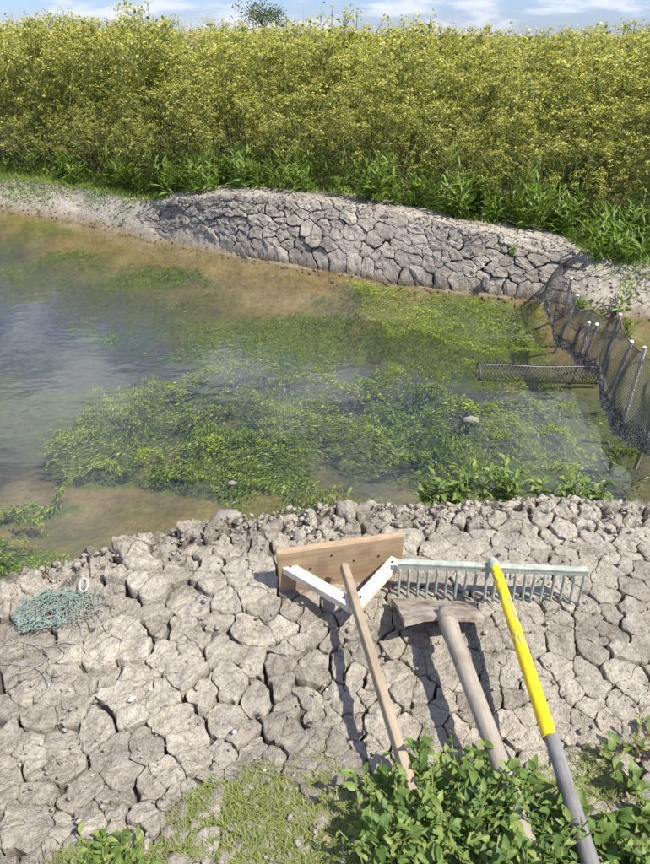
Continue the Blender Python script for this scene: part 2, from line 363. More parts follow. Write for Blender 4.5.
def ground(x, y):
    ne, fw, ly, lz = L(NE, x), L(FW, x), L(LIPY, x), L(LIPZ, x)
    near = bank_top(x, y)
    a, b = y - (ne + .16), fw - y
    wob = .035 * vnoise(x * 2.2, y * 2.2, 9) + .016 * vnoise(x * 7, y * 7, 10)
    bedz = WATER - .02 - .33 * (1 - np.exp(-np.clip(a, 0, None) / (.55 + .75 * sstep(.2, -.4, x)))) * (1 - np.exp(-np.clip(b, 0, None) / .7)) + wob * np.clip(a * 2, 0, 1)
    tt = np.clip((y - fw) / np.maximum(ly - fw, .05), 0, 1)
    slope = WATER - .012 + (lz - WATER + .012) * tt ** (1.1 + 1.5 * sstep(-1.4, -1.2, x) * sstep(1.55, 1.4, x)) + .012 * vnoise(x * 6, y * 6, 12) * np.clip(tt * 4, 0, 1)
    top = lz + (.15 - lz) * sstep(0, 1.6, y - ly) + .02 * vnoise(x * 1.7, y * 1.7, 13) * np.clip((y - ly) * 3, 0, 1)
    top = top - (.010 + .009 * np.clip(x / np.maximum(y, 1), -.6, .6)) * np.clip(y - 8, 0, None)      # the field falls away gently
    z = np.where(a < 0, near, np.minimum(np.maximum(bedz, -9), near + 9))
    z = np.where((a >= 0) & (y < fw), bedz, z)
    z = np.where(y >= fw, slope, z)
    return np.where(y > ly, top, z)

# algae beds, laid out on the water plane
def wpoly(pts): return [tuple(at(x, y, WATER))[:2] for x, y in pts]
A_MAIN = wpoly([(36, 412), (80, 388), (140, 362), (200, 340), (260, 348), (330, 372), (400, 352), (470, 362), (560, 385), (610, 420), (640, 478), (560, 480), (480, 462), (420, 492), (330, 505), (240, 498), (150, 472), (60, 457)])
A_FLOAT = wpoly([(330, 281), (390, 286), (450, 293), (548, 303), (566, 350), (500, 354), (455, 352), (410, 335), (380, 318)])
A_MID = wpoly([(0, 245), (60, 232), (150, 250), (260, 275), (400, 300), (440, 340), (330, 352), (240, 335), (130, 318), (60, 290)])
A_L1 = wpoly([(-40, 492), (0, 482), (62, 474), (66, 482), (20, 494), (-40, 505)])
A_L2 = wpoly([(-60, 535), (10, 528), (62, 540), (75, 548), (40, 556), (-60, 570)])
A_L3 = wpoly([(5, 505), (40, 500), (45, 510), (10, 514)])
A_FENCE = wpoly([(540, 350), (600, 385), (650, 470), (650, 495), (600, 480), (575, 440), (530, 385)])
def wobx(x, y): return .10 * fbm(x * 3, y * 3, 41, 3), .10 * fbm(x * 3, y * 3, 51, 3)
def density(x, y):
    """coverage of the different algae beds at water points"""
    wx, wy = wobx(x, y); X, Y = x + wx, y + wy
    n = fbm(x * 4.2, y * 4.2, 21, 4); n2 = fbm(x * 2.0, y * 3.2, 27, 4)
    d = np.zeros_like(x)
    d = np.maximum(d, inpoly(X, Y, A_MAIN) * np.clip(.86 + .85 * n, 0, 1))
    d = np.maximum(d, inpoly(X, Y, A_FLOAT) * np.clip(1.05 + .5 * n, 0, 1))
    d = np.maximum(d, inpoly(X, Y, A_MID) * np.clip(.26 + 1.3 * n2, 0, .95))
    for P_ in (A_L1, A_L2, A_L3): d = np.maximum(d, inpoly(X - wx * .6, Y - wy * .6, P_) * np.clip(.8 + .6 * n, 0, 1))
    d = np.maximum(d, inpoly(X, Y, A_FENCE) * np.clip(.6 + .9 * n, 0, 1))
    return d
def axis(lo, flo, fhi, hi, step, growth=1.22):
    xs = list(np.arange(flo, fhi + 1e-6, step)); s = step
    while xs[-1] < hi: s *= growth; xs.append(xs[-1] + s)
    s = step
    while xs[0] > lo: s *= growth; xs.insert(0, xs[0] - s)
    return np.array(xs)
gx, gy = axis(-900, -3.3, 2.7, 900, .033), axis(-30, .2, 7.0, 1600, .031)
X, Y = np.meshgrid(gx, gy); Z = ground(X, Y)
mask_near = sstep(0, .05, L(NE, X) + .2 - Y)
Z = Z - .06 * mask_near
wallm = sstep(-1.42, -1.25, X) * sstep(1.5, 1.4, X) * sstep(.09, .15, Y - L(FW, X)) * sstep(.12, .0, Y - L(LIPY, X) - .02)
Z = Z - .06 * wallm
nx, ny = len(gx), len(gy); I = np.arange(nx * ny).reshape(ny, nx)
F = np.stack([I[:-1, :-1], I[:-1, 1:], I[1:, 1:], I[1:, :-1]], -1).reshape(-1, 4)
me = smooth(mesh_np('ground', np.stack([X, Y, Z], -1).reshape(-1, 3), F))
film = density(X.ravel(), Y.ravel()) * .95
film = np.maximum(film, np.clip(fbm(X.ravel() * 1.6, Y.ravel() * 2.6, 77, 4) * 1.1 - .12, 0, .55))
me.attributes.new('algae', 'FLOAT', 'POINT').data.foreach_set('value', film.astype(np.float32))
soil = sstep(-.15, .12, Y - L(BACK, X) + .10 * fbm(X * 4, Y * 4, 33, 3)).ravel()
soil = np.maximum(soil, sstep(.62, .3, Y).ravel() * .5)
me.attributes.new('soil', 'FLOAT', 'POINT').data.foreach_set('value', soil.astype(np.float32))
GROUND_O = obj('ground', me, GROUND, kind='structure')

# the pond: a closed body of slightly silty water whose top is the surface
Vw = np.array([(a, b, c) for c in (WATER - 1.2, WATER) for a, b in ((-45, -2.), (45, -2.), (45, 24.), (-45, 24.))])
Fw = np.array([(3, 2, 1, 0), (4, 5, 6, 7), (0, 1, 5, 4), (1, 2, 6, 5), (2, 3, 7, 6), (3, 0, 4, 7)])
me = mesh_np('pond_water', Vw, Fw); me.shade_flat(); obj('pond_water', me, WATERM, kind='structure')

# ---------------------------------------------------------------- cracked mud
def poisson(x0, x1, y0, y1, spacing, n_try):
    pts = np.zeros((0, 2)); cand = np.stack([rng.uniform(x0, x1, n_try), rng.uniform(y0, y1, n_try)], -1)
    sp = spacing(cand[:, 0], cand[:, 1]); jit = rng.uniform(.42, 1.25, 997); P_ = np.empty((n_try, 2)); S_ = np.empty(n_try); k = 0
    for c, s in zip(cand, sp):
        if k:
            d = np.hypot(P_[:k, 0] - c[0], P_[:k, 1] - c[1])
            if (d < np.minimum(s, S_[:k]) * jit[k % 997]).any(): continue
        P_[k] = c; S_[k] = s; k += 1
    return P_[:k]
def clip_cell(c, nb, offs, R):
    poly = [(c[0] + R * math.cos(a), c[1] + R * math.sin(a)) for a in np.linspace(0, 2 * math.pi, 9)[:-1]]
    for q, w in zip(nb, offs):
        dx, dy = q[0] - c[0], q[1] - c[1]; d = math.hypot(dx, dy); ux, uy = dx / d, dy / d
        lim = d / 2 - w / 2; out = []; m_ = len(poly)
        for i in range(m_):
            a, b = poly[i], poly[(i + 1) % m_]
            sa = (a[0] - c[0]) * ux + (a[1] - c[1]) * uy - lim; sb = (b[0] - c[0]) * ux + (b[1] - c[1]) * uy - lim
            if sa <= 0: out.append(a)
            if (sa < 0 < sb) or (sb < 0 < sa):
                t_ = sa / (sa - sb); out.append((a[0] + (b[0] - a[0]) * t_, a[1] + (b[1] - a[1]) * t_))
        poly = out
        if len(poly) < 3: return None
    return np.array(poly)
def clods(seeds, wide, hair, group_sp, warp, depth, bevel, relief, bulge, hgt, surf, step=.011, sid=0, rings=(.88, .72, .54, .34, .15), loose=.25):
    """mud plates, each broken by hairline cracks into smaller polygons. wide, hair, relief, bulge, hgt: functions of position.
    surf(s, t, w) -> 3-D points. Returns one (V, F, size, tone) for each plate."""
    gs = poisson(seeds[:, 0].min(), seeds[:, 0].max(), seeds[:, 1].min(), seeds[:, 1].max(), group_sp, 2500)
    wq = seeds + np.stack([.03 * fbm(seeds[:, 0] * 9, seeds[:, 1] * 9, 201 + sid, 2), .03 * fbm(seeds[:, 0] * 9, seeds[:, 1] * 9, 211 + sid, 2)], -1)
    grp = np.argmin(np.hypot(wq[:, None, 0] - gs[None, :, 0], wq[:, None, 1] - gs[None, :, 1]), 1)
    gh = rng.normal(0, 1, len(gs)); gt = rng.normal(0, 1, (len(gs), 2)); plates = {}
    for i, c in enumerate(seeds):
        d = np.hypot(seeds[:, 0] - c[0], seeds[:, 1] - c[1]); order = np.argsort(d)[1:18]; offs = []
        for j in order:
            mx, my = (c + seeds[j]) / 2
            hsh = abs(math.sin((min(i, j) * 127.1 + max(i, j) * 311.7)) * 43758.5453) % 1
            offs.append(wide(mx, my) * (.35 + 1.25 * hsh) if grp[j] != grp[i] else hair(mx, my) * (.25 + 2.2 * hsh ** 3))
        poly = clip_cell(c, seeds[order], offs, d[order[-1]] * .6)
        if poly is None: continue
        nx_ = np.roll(poly, -1, 0); poly = np.stack([poly * .95 + nx_ * .05, poly * .05 + nx_ * .95], 1).reshape(-1, 2)
        seg = np.roll(poly, -1, 0) - poly; ln = np.hypot(seg[:, 0], seg[:, 1]); per = ln.sum()
        if per < .02: continue
        n = int(np.clip(per / step, 10, 48)); tq = np.linspace(0, per, n, endpoint=False); cum = np.concatenate([[0], np.cumsum(ln)])
        k = np.clip(np.searchsorted(cum, tq, 'right') - 1, 0, len(ln) - 1); u = ((tq - cum[k]) / ln[k])[:, None]
        E = poly[k] * (1 - u) + np.roll(poly, -1, 0)[k] * u
        wa = warp(c[0], c[1])
        def W(q):
            return q + np.stack([wa * fbm(q[:, 0] * 16, q[:, 1] * 16, 61 + sid, 4, .66), wa * fbm(q[:, 0] * 16, q[:, 1] * 16, 81 + sid, 4, .66)], -1)
        cen = E.mean(0); R = per / (2 * math.pi); g = grp[i]
        bv, rl, bl = bevel(*c), relief(*c), bulge(*c); hh = hgt(*c)
        h0 = hh * gh[g] + loose * hh * rng.normal(); tg = gt[g] * hh * 7; tilt = rng.normal(0, .02 + rl * 3 * loose, 2)
        rows, zs = [], []; fr_ = [1.0, 1.0, max(.90, 1 - .6 * bv / R)] + [f for f in rings]
        for q, f in enumerate(fr_):
            pts = cen + (E - cen) * (f if q != 0 else .97); pts = W(pts); din = (1 - f) * R
            if q == 0: z = np.full(n, -depth)
            else:
                z = h0 + (pts - gs[g]) @ tg + (pts - cen) @ tilt + bl * (1 - f * f) - bv * math.exp(-din / (bv * .55)) * (1 + .8 * vnoise(pts[:, 0] * 70, pts[:, 1] * 70, 3))
                z = z + rl * (fbm(pts[:, 0] * 20, pts[:, 1] * 20, 5 + sid, 3) + .95 * fbm(pts[:, 0] * 62, pts[:, 1] * 62, 9 + sid, 2) - .9 * np.abs(vnoise(pts[:, 0] * 34, pts[:, 1] * 34, 15 + sid)))
            rows.append(pts); zs.append(z)
        rows.append(W(cen[None])); zs.append(np.array([zs[-1].mean()]))
        ST = np.concatenate(rows); Zc = np.concatenate(zs); V = surf(ST[:, 0], ST[:, 1], Zc)
        nr = len(fr_); a = np.arange(n); b = (a + 1) % n
        Q = np.concatenate([np.stack([r * n + a, r * n + b, (r + 1) * n + b, (r + 1) * n + a], -1) for r in range(nr - 1)])
        T = np.stack([(nr - 1) * n + a, (nr - 1) * n + b, np.full(n, nr * n)], -1)
        plates.setdefault(g, []).append((V, [Q, T], R * R))
    out = []
    for g, cells in plates.items():
        V, F_ = join([(c_[0], c_[1]) for c_ in cells]); out.append((V, F_, math.sqrt(sum(c_[2] for c_ in cells)), rng.random()))
    return out
def tone(me, val):
    me.attributes.new('tone', 'FLOAT', 'POINT').data.foreach_set('value', np.broadcast_to(np.asarray(val, np.float32), (len(me.vertices),)).copy())
def place_clods(cl, parent, matl, piece, rest, limit=298):
    score = []
    for V, F_, R, tn in cl:
        px, py, dd = project(V.mean(0)); vis = (-20 < px < 670) and (-10 < py < 890)
        score.append((R / dd) * (1 if vis else .0001))
    order = np.argsort(score)[::-1]
    for i in order[:limit]:
        V, F_, R, tn = cl[i]; c = V.mean(0)
        me_ = smooth(mesh_np(piece, V - c, F_)); me_.set_sharp_from_angle(angle=.75); tone(me_, tn); obj(piece, me_, matl, parent, tuple(c))
    if len(order) > limit:
        V, F_ = join([(cl[i][0], cl[i][1]) for i in order[limit:]])
        me_ = smooth(mesh_np(rest, V, F_)); me_.set_sharp_from_angle(angle=.75); tone(me_, np.concatenate([np.full(len(cl[i][0]), cl[i][3]) for i in order[limit:]])); obj(rest, me_, matl, parent, kind='stuff')

def edge_d(x, y): return L(NE, x) - y          # distance back from the water's edge
def near_sp(x, y):
    s = .050 + .012 * sstep(.15, -.5, x) + .016 * vnoise(x * 5, y * 5, 91)
    s = s - .022 * sstep(.80, .66, y) * sstep(-.62, -.35, x) - .014 * sstep(.35, .5, x) * sstep(1.0, .85, y)
    return np.clip(s - .004 * sstep(.3, .1, edge_d(x, y)), .024, .09)
def near_gsp(x, y): return np.clip(.092 + .062 * sstep(.1, -.45, x) + .045 * vnoise(x * 4, y * 4, 92) - .03 * sstep(.80, .66, y) - .03 * sstep(.25, .1, edge_d(x, y)), .05, .22)
cand = poisson(-1.6, 1.85, .24, 1.80, near_sp, 14000)
seeds = cand[(edge_d(cand[:, 0], cand[:, 1]) > -.075)]
leftness = lambda x: float(sstep(.35, -.25, x))
edg = lambda x, y: float(sstep(.25, .05, edge_d(x, y)))
low = lambda x, y: float(sstep(.80, .62, y))
near_cl = clods(seeds,
    wide=lambda x, y: (.0046 + .0032 * leftness(x) + .005 * edg(x, y)) * (1 - .3 * low(x, y)),
    hair=lambda x, y: .0009 + .0006 * leftness(x) + .0022 * edg(x, y),
    group_sp=near_gsp, warp=lambda x, y: .0095 + .003 * edg(x, y), depth=.055,
    bevel=lambda x, y: .0020 + .0007 * leftness(x) + .0035 * edg(x, y),
    relief=lambda x, y: .0038 + .0022 * leftness(x) + .0052 * edg(x, y),
    bulge=lambda x, y: .0004 + .0004 * leftness(x) + .007 * edg(x, y),
    hgt=lambda x, y: (.0020 + .0030 * leftness(x) + .0065 * edg(x, y)) * (1 - .4 * low(x, y)),
    surf=lambda s, t_, w: np.stack([s, t_, bank_top(s, t_) + w], -1), step=.0075, loose=.28)
bx, by = axis(-1.9, -1.9, 2.1, 2.1, .025), np.arange(.0, 1.9, .025)
X3, Y3 = np.meshgrid(bx, by); Z3 = bank_top(X3, Y3) - .030 - .012 * (vnoise(X3 * 30, Y3 * 30, 4))
Z3 = np.where(Y3 < .3, Z3 - (.3 - Y3) * .2, Z3); Z3 = Z3 - .2 * sstep(.05, .12, Y3 - L(NE, X3))
I = np.arange(X3.size).reshape(X3.shape)
F3 = np.stack([I[:-1, :-1], I[:-1, 1:], I[1:, 1:], I[1:, :-1]], -1).reshape(-1, 4)
BANK_O = obj('mud_bank', smooth(mesh_np('mud_bank', np.stack([X3, Y3, Z3], -1).reshape(-1, 3), F3)), CRACK, kind='structure')
place_clods(near_cl, BANK_O, MUD, 'mud_clod', 'small_mud_clods')

# far embankment: s runs along the bank, t up the slope and over the lip
def wall_surf(s, t_, w):
    x = s; by_, ly, lz = L(FW, x) + .085, L(LIPY, x), L(LIPZ, x)
    run, ris = ly - by_, lz - (WATER + .052); Ls = np.hypot(run, ris); f = t_ / .46
    yy = np.where(f <= 1, by_ + run * f, ly + (t_ - .46) * 1.0); zz_ = np.where(f <= 1, WATER + .052 + ris * np.where(f > 0, np.clip(f, 0, 1) ** .85, f * 1.6), lz + .006)
    k = np.clip((f - .8) / .35, 0, 1); nyv = -ris / Ls * (1 - k); nzv = run / Ls * (1 - k) + k
    return np.stack([x - .15 * w * (1 - k), yy + nyv * w, zz_ + nzv * w], -1)
seeds = poisson(-1.36, 1.40, -.02, .66, lambda x, y: .078 + .025 * vnoise(x * 5, y * 5, 7) + .03 * sstep(.44, .56, y), 8000)
wall_cl = clods(seeds, wide=lambda x, y: .0056 * (1 - .65 * float(sstep(.40, .52, y))), hair=lambda x, y: .0014 * (1 - .6 * float(sstep(.40, .52, y))), group_sp=lambda x, y: .15 + .05 * vnoise(x * 4, y * 4, 8),
    warp=lambda x, y: .013, depth=.06, bevel=lambda x, y: .0032, relief=lambda x, y: .0046, bulge=lambda x, y: .0005,
    hgt=lambda x, y: .0032 * (1 - .5 * float(sstep(.40, .52, y))), surf=wall_surf, step=.014, sid=5, rings=(.85, .6, .3), loose=.25)
ss, tt_ = np.linspace(-1.45, 1.55, 160), np.linspace(-.06, .72, 40)
X4, Y4 = np.meshgrid(ss, tt_); V4 = wall_surf(X4.ravel(), Y4.ravel(), -.035 - .01 * vnoise(X4.ravel() * 20, Y4.ravel() * 20, 6))
edge4 = sstep(-1.34, -1.45, X4.ravel()) * 1.0 + sstep(1.44, 1.55, X4.ravel()) + sstep(.66, .72, Y4.ravel()) + sstep(0, -.06, Y4.ravel()); V4[:, 2] -= .08 * np.clip(edge4, 0, 1)
I = np.arange(X4.size).reshape(X4.shape); F4 = np.stack([I[:-1, :-1], I[:-1, 1:], I[1:, 1:], I[1:, :-1]], -1).reshape(-1, 4)
WALL_O = obj('mud_embankment', smooth(mesh_np('mud_embankment', V4, F4)), CRACK, label='cracked grey dried mud embankment between the pond and the tall weeds', category='embankment')
place_clods(wall_cl, WALL_O, MUDW, 'mud_clod', 'small_mud_clods')

# crumbs of mud lying in the cracks, on the bank and along the water
ICO = np.array([(0, 0, 1), (.9, 0, .45), (.28, .85, .45), (-.72, .53, .45), (-.72, -.53, .45), (.28, -.85, .45), (0, 0, -.6)])
ICOF = np.array([(0, 1, 2), (0, 2, 3), (0, 3, 4), (0, 4, 5), (0, 5, 1), (6, 2, 1), (6, 3, 2), (6, 4, 3), (6, 5, 4), (6, 1, 5)])
def lumps(O, S):
    n = len(O); M = frames(rdir(n, -.4, .4), rdir(n, .2, 1), S, S * rng.uniform(.6, 1.1, n), S * rng.uniform(.5, .9, n))
    M = M + rng.normal(0, .12, (n, 3, 3)) * S[:, None, None]
    return scatter(ICO, ICOF, M, O)
n = 30000; x = rng.uniform(-1.5, 1.7, n); y = rng.uniform(.3, 1.75, n); ed = edge_d(x, y)
pr = .12 + .8 * sstep(.25, 0, ed) + .55 * sstep(.05, .55, vnoise(x * 3.5, y * 3.5, 71)) * sstep(.9, .72, y) + .5 * sstep(.3, .5, x) * sstep(1.0, .8, y)
k = (ed > -.08) & (rng.random(n) < pr); x, y = x[k], y[k]; S = .0011 + .0085 * rng.random(len(x)) ** 5 * (1 + .8 * sstep(.2, 0, edge_d(x, y)))
me = mesh_np('mud_crumbs', *lumps(np.stack([x, y, bank_top(x, y) + S * .25 + .001], -1), S)); tone(me, .8); obj('mud_crumbs', me, MUD, BANK_O, kind='stuff')
n = 2600; x = rng.uniform(-3.2, 2.6, n); y = L(FW, x) + rng.uniform(-.02, .34, n) ** 1.0
onwall = (x > -1.36) & (x < 1.46) & (y > L(FW, x) + .07); k = ~onwall; x, y = x[k], y[k]; S = .003 + .014 * rng.random(len(x)) ** 3
me = mesh_np('mud_crumbs', *lumps(np.stack([x, y, ground(x, y) + S * .2], -1), S)); tone(me, .5); obj('mud_crumbs', me, MUDW, WALL_O, kind='stuff')

n = 1500; x = rng.uniform(-1.35, 1.5, n); q_ = wall_surf(x, rng.uniform(.36, .66, n), np.full(n, .004)); S = .002 + .012 * rng.random(n) ** 4
me = mesh_np('lip_crumbs', *lumps(q_, S)); tone(me, .7); obj('lip_crumbs', me, MUDW, WALL_O, kind='stuff')

# ---------------------------------------------------------------- tools on the bank
def place(o, p0, p1, up=(0, 0, 1), root=None):
    """object modelled along +X from 0: put its start at p0, aim at p1"""
    p0, p1 = Vector(p0), Vector(p1); X_ = (p1 - p0).normalized(); Z_ = Vector(up); Z_ = (Z_ - Z_.dot(X_) * X_).normalized(); Y_ = Z_.cross(X_)
    R = Matrix((X_, Y_, Z_)).transposed(); o.rotation_euler = R.to_euler()
    o.location = p0 - (root.location if root else Vector())
def beam_mesh(name, ln, w, h, cut0=0.0, cut1=0.0, bev=.0015, seg=10):
    """sawn timber, ends mitred by cut0 / cut1, slightly uneven"""
    import bmesh
    bm = bmesh.new(); rows = []
    for k in range(seg + 1):
        f = k / seg; r = []
        for sy, sz in ((-1, -1), (1, -1), (1, 1), (-1, 1)):
            x = f * ln + sy * w / 2 * ((cut0 if f < .5 else cut1) * (1 - 2 * min(f, 1 - f)) if k in (0, seg) else 0)
            r.append(bm.verts.new((x, sy * w / 2 * (1 + random.uniform(-.015, .015)), sz * h / 2 * (1 + random.uniform(-.015, .015)))))
        rows.append(r)
    for a, b in zip(rows, rows[1:]):
        for i in range(4): bm.faces.new((a[i], b[i], b[(i + 1) % 4], a[(i + 1) % 4]))
    bm.faces.new(rows[0]); bm.faces.new(rows[-1][::-1]); bm.normal_update()
    bmesh.ops.recalc_face_normals(bm, faces=bm.faces)
    long_e = [e for e in bm.edges if e.is_manifold and e.calc_face_angle() > .6]
    bmesh.ops.bevel(bm, geom=long_e, offset=bev, segments=2, profile=.5, affect='EDGES')
    me = bpy.data.meshes.new(name); bm.to_mesh(me); bm.free(); return me
def beam(name, p0, p1, w, h, matl, root, up=(0, 0, 1), **k):
    ln = (Vector(p1) - Vector(p0)).length; o = obj(name, beam_mesh(name, ln, w, h, **k), matl, root); place(o, p0, p1, up, root); return o
def rod(name, p0, p1, r0, r1, matl, root, sides=18, wob=.02, seg=22, oval=1.0):
    ln = (Vector(p1) - Vector(p0)).length; x = np.linspace(0, ln, seg); ph = random.random() * 9
    pts = np.stack([x, wob * .12 * np.sin(x * 5 + ph), wob * .12 * np.cos(x * 4.2 + ph)], -1)
    V, F_ = tube(pts, np.linspace(r0, r1, seg) * (1 + .5 * wob * np.sin(x * 23 + ph)), sides); V[:, 2] *= oval
    me = mesh_np(name, V, F_); smooth(me); me.set_sharp_from_angle(angle=.9); o = obj(name, me, matl, root); place(o, p0, p1, (0, 0, 1), root); return o

# wooden scraper
bl, br = at(279, 588, .0), at(400, 572, .0)
bl.z = br.z = .0
bdir = (br - bl).normalized(); bn = Vector((bdir.y, -bdir.x, 0))           # towards the handle
SCR = thing('mud_scraper', 'wooden mud scraper with plank head, pale angled braces and square stick handle', 'scraper', tuple((bl + br) / 2))
z0 = -.018
BH, BT = .145, .021
brd = beam('plank', bl + Vector((0, 0, z0 + BH / 2)), br + Vector((0, 0, z0 + BH / 2 + .008)), BT, BH, BOARD, SCR)
apex = at(354, 607, .070)
lb0 = at(284, 566, .070); rb0 = at(396, 561, .074)
for nm, a, cut in (('brace', lb0, .0), ('brace', rb0, .0)):
    b = beam(nm, a, apex + (apex - a).normalized() * (.012 if a is rb0 else -.006) + Vector((0, 0, 0.0 if a is lb0 else -.0015)), .030, .021, PALE, SCR)
    for f in (.1, .86):
        q = a.lerp(apex, f) + Vector((0, 0, .0115)); V, F_ = tube([(0, 0, -.002), (0, 0, .0012)], .0032, 8)
        obj('screw', mesh_np('screw', V, F_), SCREW, b).matrix_local = b.matrix_basis.inverted() @ Matrix.Translation(q - SCR.location)
h0, h1 = at(344, 566, .088), at(407, 775, .118)
h1 = h0 + (h1 - h0) * 1.06
beam('handle', h0, h1, .0195, .0215, STICK, SCR, up=(.25, 0, 1), bev=.003, seg=16)
for f in (.25, .42, .6, .8):
    q = bl.lerp(br, f) + Vector((0, 0, .085 + .02 * math.sin(f * 20))) + bn * (BT / 2 + .0004)
    V, F_ = tube([tuple(-bn * .002), tuple(bn * .0012)], .003, 8)
    obj('nail', mesh_np('nail', V, F_), SCREW, brd).matrix_local = brd.matrix_basis.inverted() @ Matrix.Translation(q - SCR.location)

# hoe
HOE = thing('hoe', 'hoe with muddy rusted steel blade and thick grey brown wooden handle', 'hoe', tuple(at(440, 625, 0)))
fl, frr = at(391, 598, .026), at(475, 602, .026)
rl_, rr_ = at(405, 626, .078), at(483, 623, .066)
nu, nv = 25, 9; G = np.zeros((nv, nu, 3))
for j in range(nv):
    v = j / (nv - 1)
    for i in range(nu):
        u = i / (nu - 1); p_ = fl.lerp(frr, u).lerp(rl_.lerp(rr_, u), v)
        crown = math.sin(math.pi * v * .55) * .014 + .010 * math.sin(math.pi * min(1, max(0, (u - .12) / .88))) * v
        edge = .007 * math.sin(math.pi * min(1, u / .62)) * v ** 3 if u < .62 else 0
        back = -.004 * max(0, (u - .72) / .28) ** 2 * v
        G[j, i] = (p_.x + .002 * math.sin(u * 9 + v * 5), p_.y + edge * 1.1 - back * 1.2, p_.z + crown + .0012 * vnoise(u * 9, v * 5, 3))
Vt = G.reshape(-1, 3); Vb = Vt - np.array([0, .003, .012]); N_ = nu * nv; I = np.arange(N_).reshape(nv, nu)
Q1 = np.stack([I[:-1, :-1], I[:-1, 1:], I[1:, 1:], I[1:, :-1]], -1).reshape(-1, 4); rim = np.concatenate([I[0, :], I[1:, -1], I[-1, -2::-1], I[-2:0:-1, 0]])
Qr = np.stack([rim, rim + N_, np.roll(rim, -1) + N_, np.roll(rim, -1)], -1)
loc = np.array(HOE.location)
me = smooth(mesh_np('blade', np.concatenate([Vt, Vb]) - loc, [np.concatenate([Q1[:, ::-1], Q1 + N_, Qr])])); me.set_sharp_from_angle(angle=.8)
obj('blade', me, HOEM, HOE)
e0, e1 = at(446, 617, .092), at(522, 840, .105)
hd = (e1 - e0).normalized()
V, F_ = tube([tuple(e0 - hd * .030), tuple(e0 - hd * .01), tuple(e0 + hd * .02), tuple(e0 + hd * .055)], [.010, .017, .0225, .0210], 18)
V = V + rng.normal(0, .0006, V.shape)
obj('socket', smooth(mesh_np('socket', V - loc, F_)), HOEM, HOE)
rod('handle', e0 + hd * .02, e0 + (e1 - e0) * 1.06, .0195, .0170, HOEWOOD, HOE, wob=.05)

# rake
RK = thing('garden_rake', 'long toothed garden rake with grey green head and yellow painted handle', 'rake', tuple(at(495, 592, 0)))
k0, k1 = at(398, 563, .108), at(588, 571, .108)
loc = np.array(RK.location); rd = (k1 - k0).normalized()
beam('crossbar', k0 + Vector((0, 0, .004)), k1 + Vector((0, 0, .004)), .017, .006, RAKEM, RK, bev=.001)
fn = Vector((rd.y, -rd.x, 0))
beam('crossbar_flange', k0 + fn * .006 + Vector((0, 0, -.0055)), k1 + fn * .006 + Vector((0, 0, -.0055)), .0035, .012, RAKEM, RK, bev=.0008)
tine_me = None
for i in range(20):
    f = .012 + .976 * i / 19; q = k0.lerp(k1, f)
    if tine_me is None:
        zz_ = np.linspace(-.012, -.104, 7); pts = np.stack([0 * zz_, -.004 - .010 * ((zz_ + .012) / .092) ** 2, zz_], -1)
        V, F_ = tube(pts, np.linspace(.0042, .0034, 7), 8); tine_me = smooth(mesh_np('tine', V, F_)); tine_me.materials.append(RAKEM)
    o = obj('tine', tine_me, None, RK, tuple(q - RK.location)); o.rotation_euler = (random.uniform(-.05, .05), random.uniform(-.04, .04), random.uniform(-.1, .1)); o.scale = (1, 1, random.uniform(.96, 1.03))
y0, y1, y2 = at(494, 566, .122), at(546, 738, .128), at(592, 866, .134)
y1 = y0 + (y2 - y0) * ((y1 - y0).length / (y2 - y0).length)
rod('yellow_handle', y0, y1, .0128, .0148, YELLOW, RK, wob=.01)
rod('bare_handle', y1 - (y2 - y0).normalized() * .01, y0 + (y2 - y0) * 1.55, .0136, .0145, GREYWOOD, RK, wob=.03)
V, F_ = tube([tuple(y0 + (y0 - y2).normalized() * .022), tuple(y0 + (y0 - y2).normalized() * .006), tuple(y0 + (y2 - y0).normalized() * .012)], [.010, .0140, .0142], 16)
o = obj('ferrule', smooth(mesh_np('ferrule', V - loc, F_)), RAKEM, RK); o.data.set_sharp_from_angle(angle=.6)

# ---------------------------------------------------------------- tangled net with ring
def zb(x, y): return float(bank_top(np.array(x), np.array(y)))
nc = at(52, 612, 0); NETP = thing('tangled_net', 'tangled heap of thin teal netting twine on the dried mud', 'netting', (nc.x, nc.y, zb(nc.x, nc.y)))
def tangle(n, cx, cy, rx, ry, hz, steps, r, turn, zbase):
    parts = []
    for k in range(n):
        a = rng.uniform(0, 6.28); rr = math.sqrt(rng.random()); p_ = np.array([cx + rx * rr * math.cos(a), cy + ry * rr * math.sin(a)]); h = rng.uniform(0, 6.28); pts = []; zz_ = rng.uniform(0, hz); cv = rng.normal(0, turn)
        for s_ in range(steps):
            h += cv + rng.normal(0, turn); cv = cv * .9 + rng.normal(0, turn * .4)
            d_ = np.array([math.cos(h), math.sin(h)]) * .009; p_ = p_ + d_
            off = (p_ - (cx, cy)) / (rx, ry)
            if (off ** 2).sum() > 1.1: h = math.atan2(cy - p_[1], cx - p_[0]) + rng.normal(0, .6)
            zz_ = np.clip(zz_ + rng.normal(0, .004), 0, hz * max(.15, 1.1 - (off ** 2).sum()))
            pts.append((p_[0], p_[1], zb(p_[0], p_[1]) + .012 + zz_ - zbase))
        parts.append(tube(pts, r, 4))
    return join(parts)
o3 = np.array([nc.x, nc.y, 0])
V, F_ = tangle(15, nc.x - .012, nc.y + .015, .085, .07, .03, 55, .0008, .30, 0); obj('netting', smooth(mesh_np('netting', V - np.array(NETP.location), F_)), TEAL, NETP)
V, F_ = tangle(14, nc.x + .025, nc.y + .03, .095, .07, .03, 70, .0009, .2, 0); obj('grey_strands', smooth(mesh_np('grey_strands', V - np.array(NETP.location), F_)), TWINE, NETP)
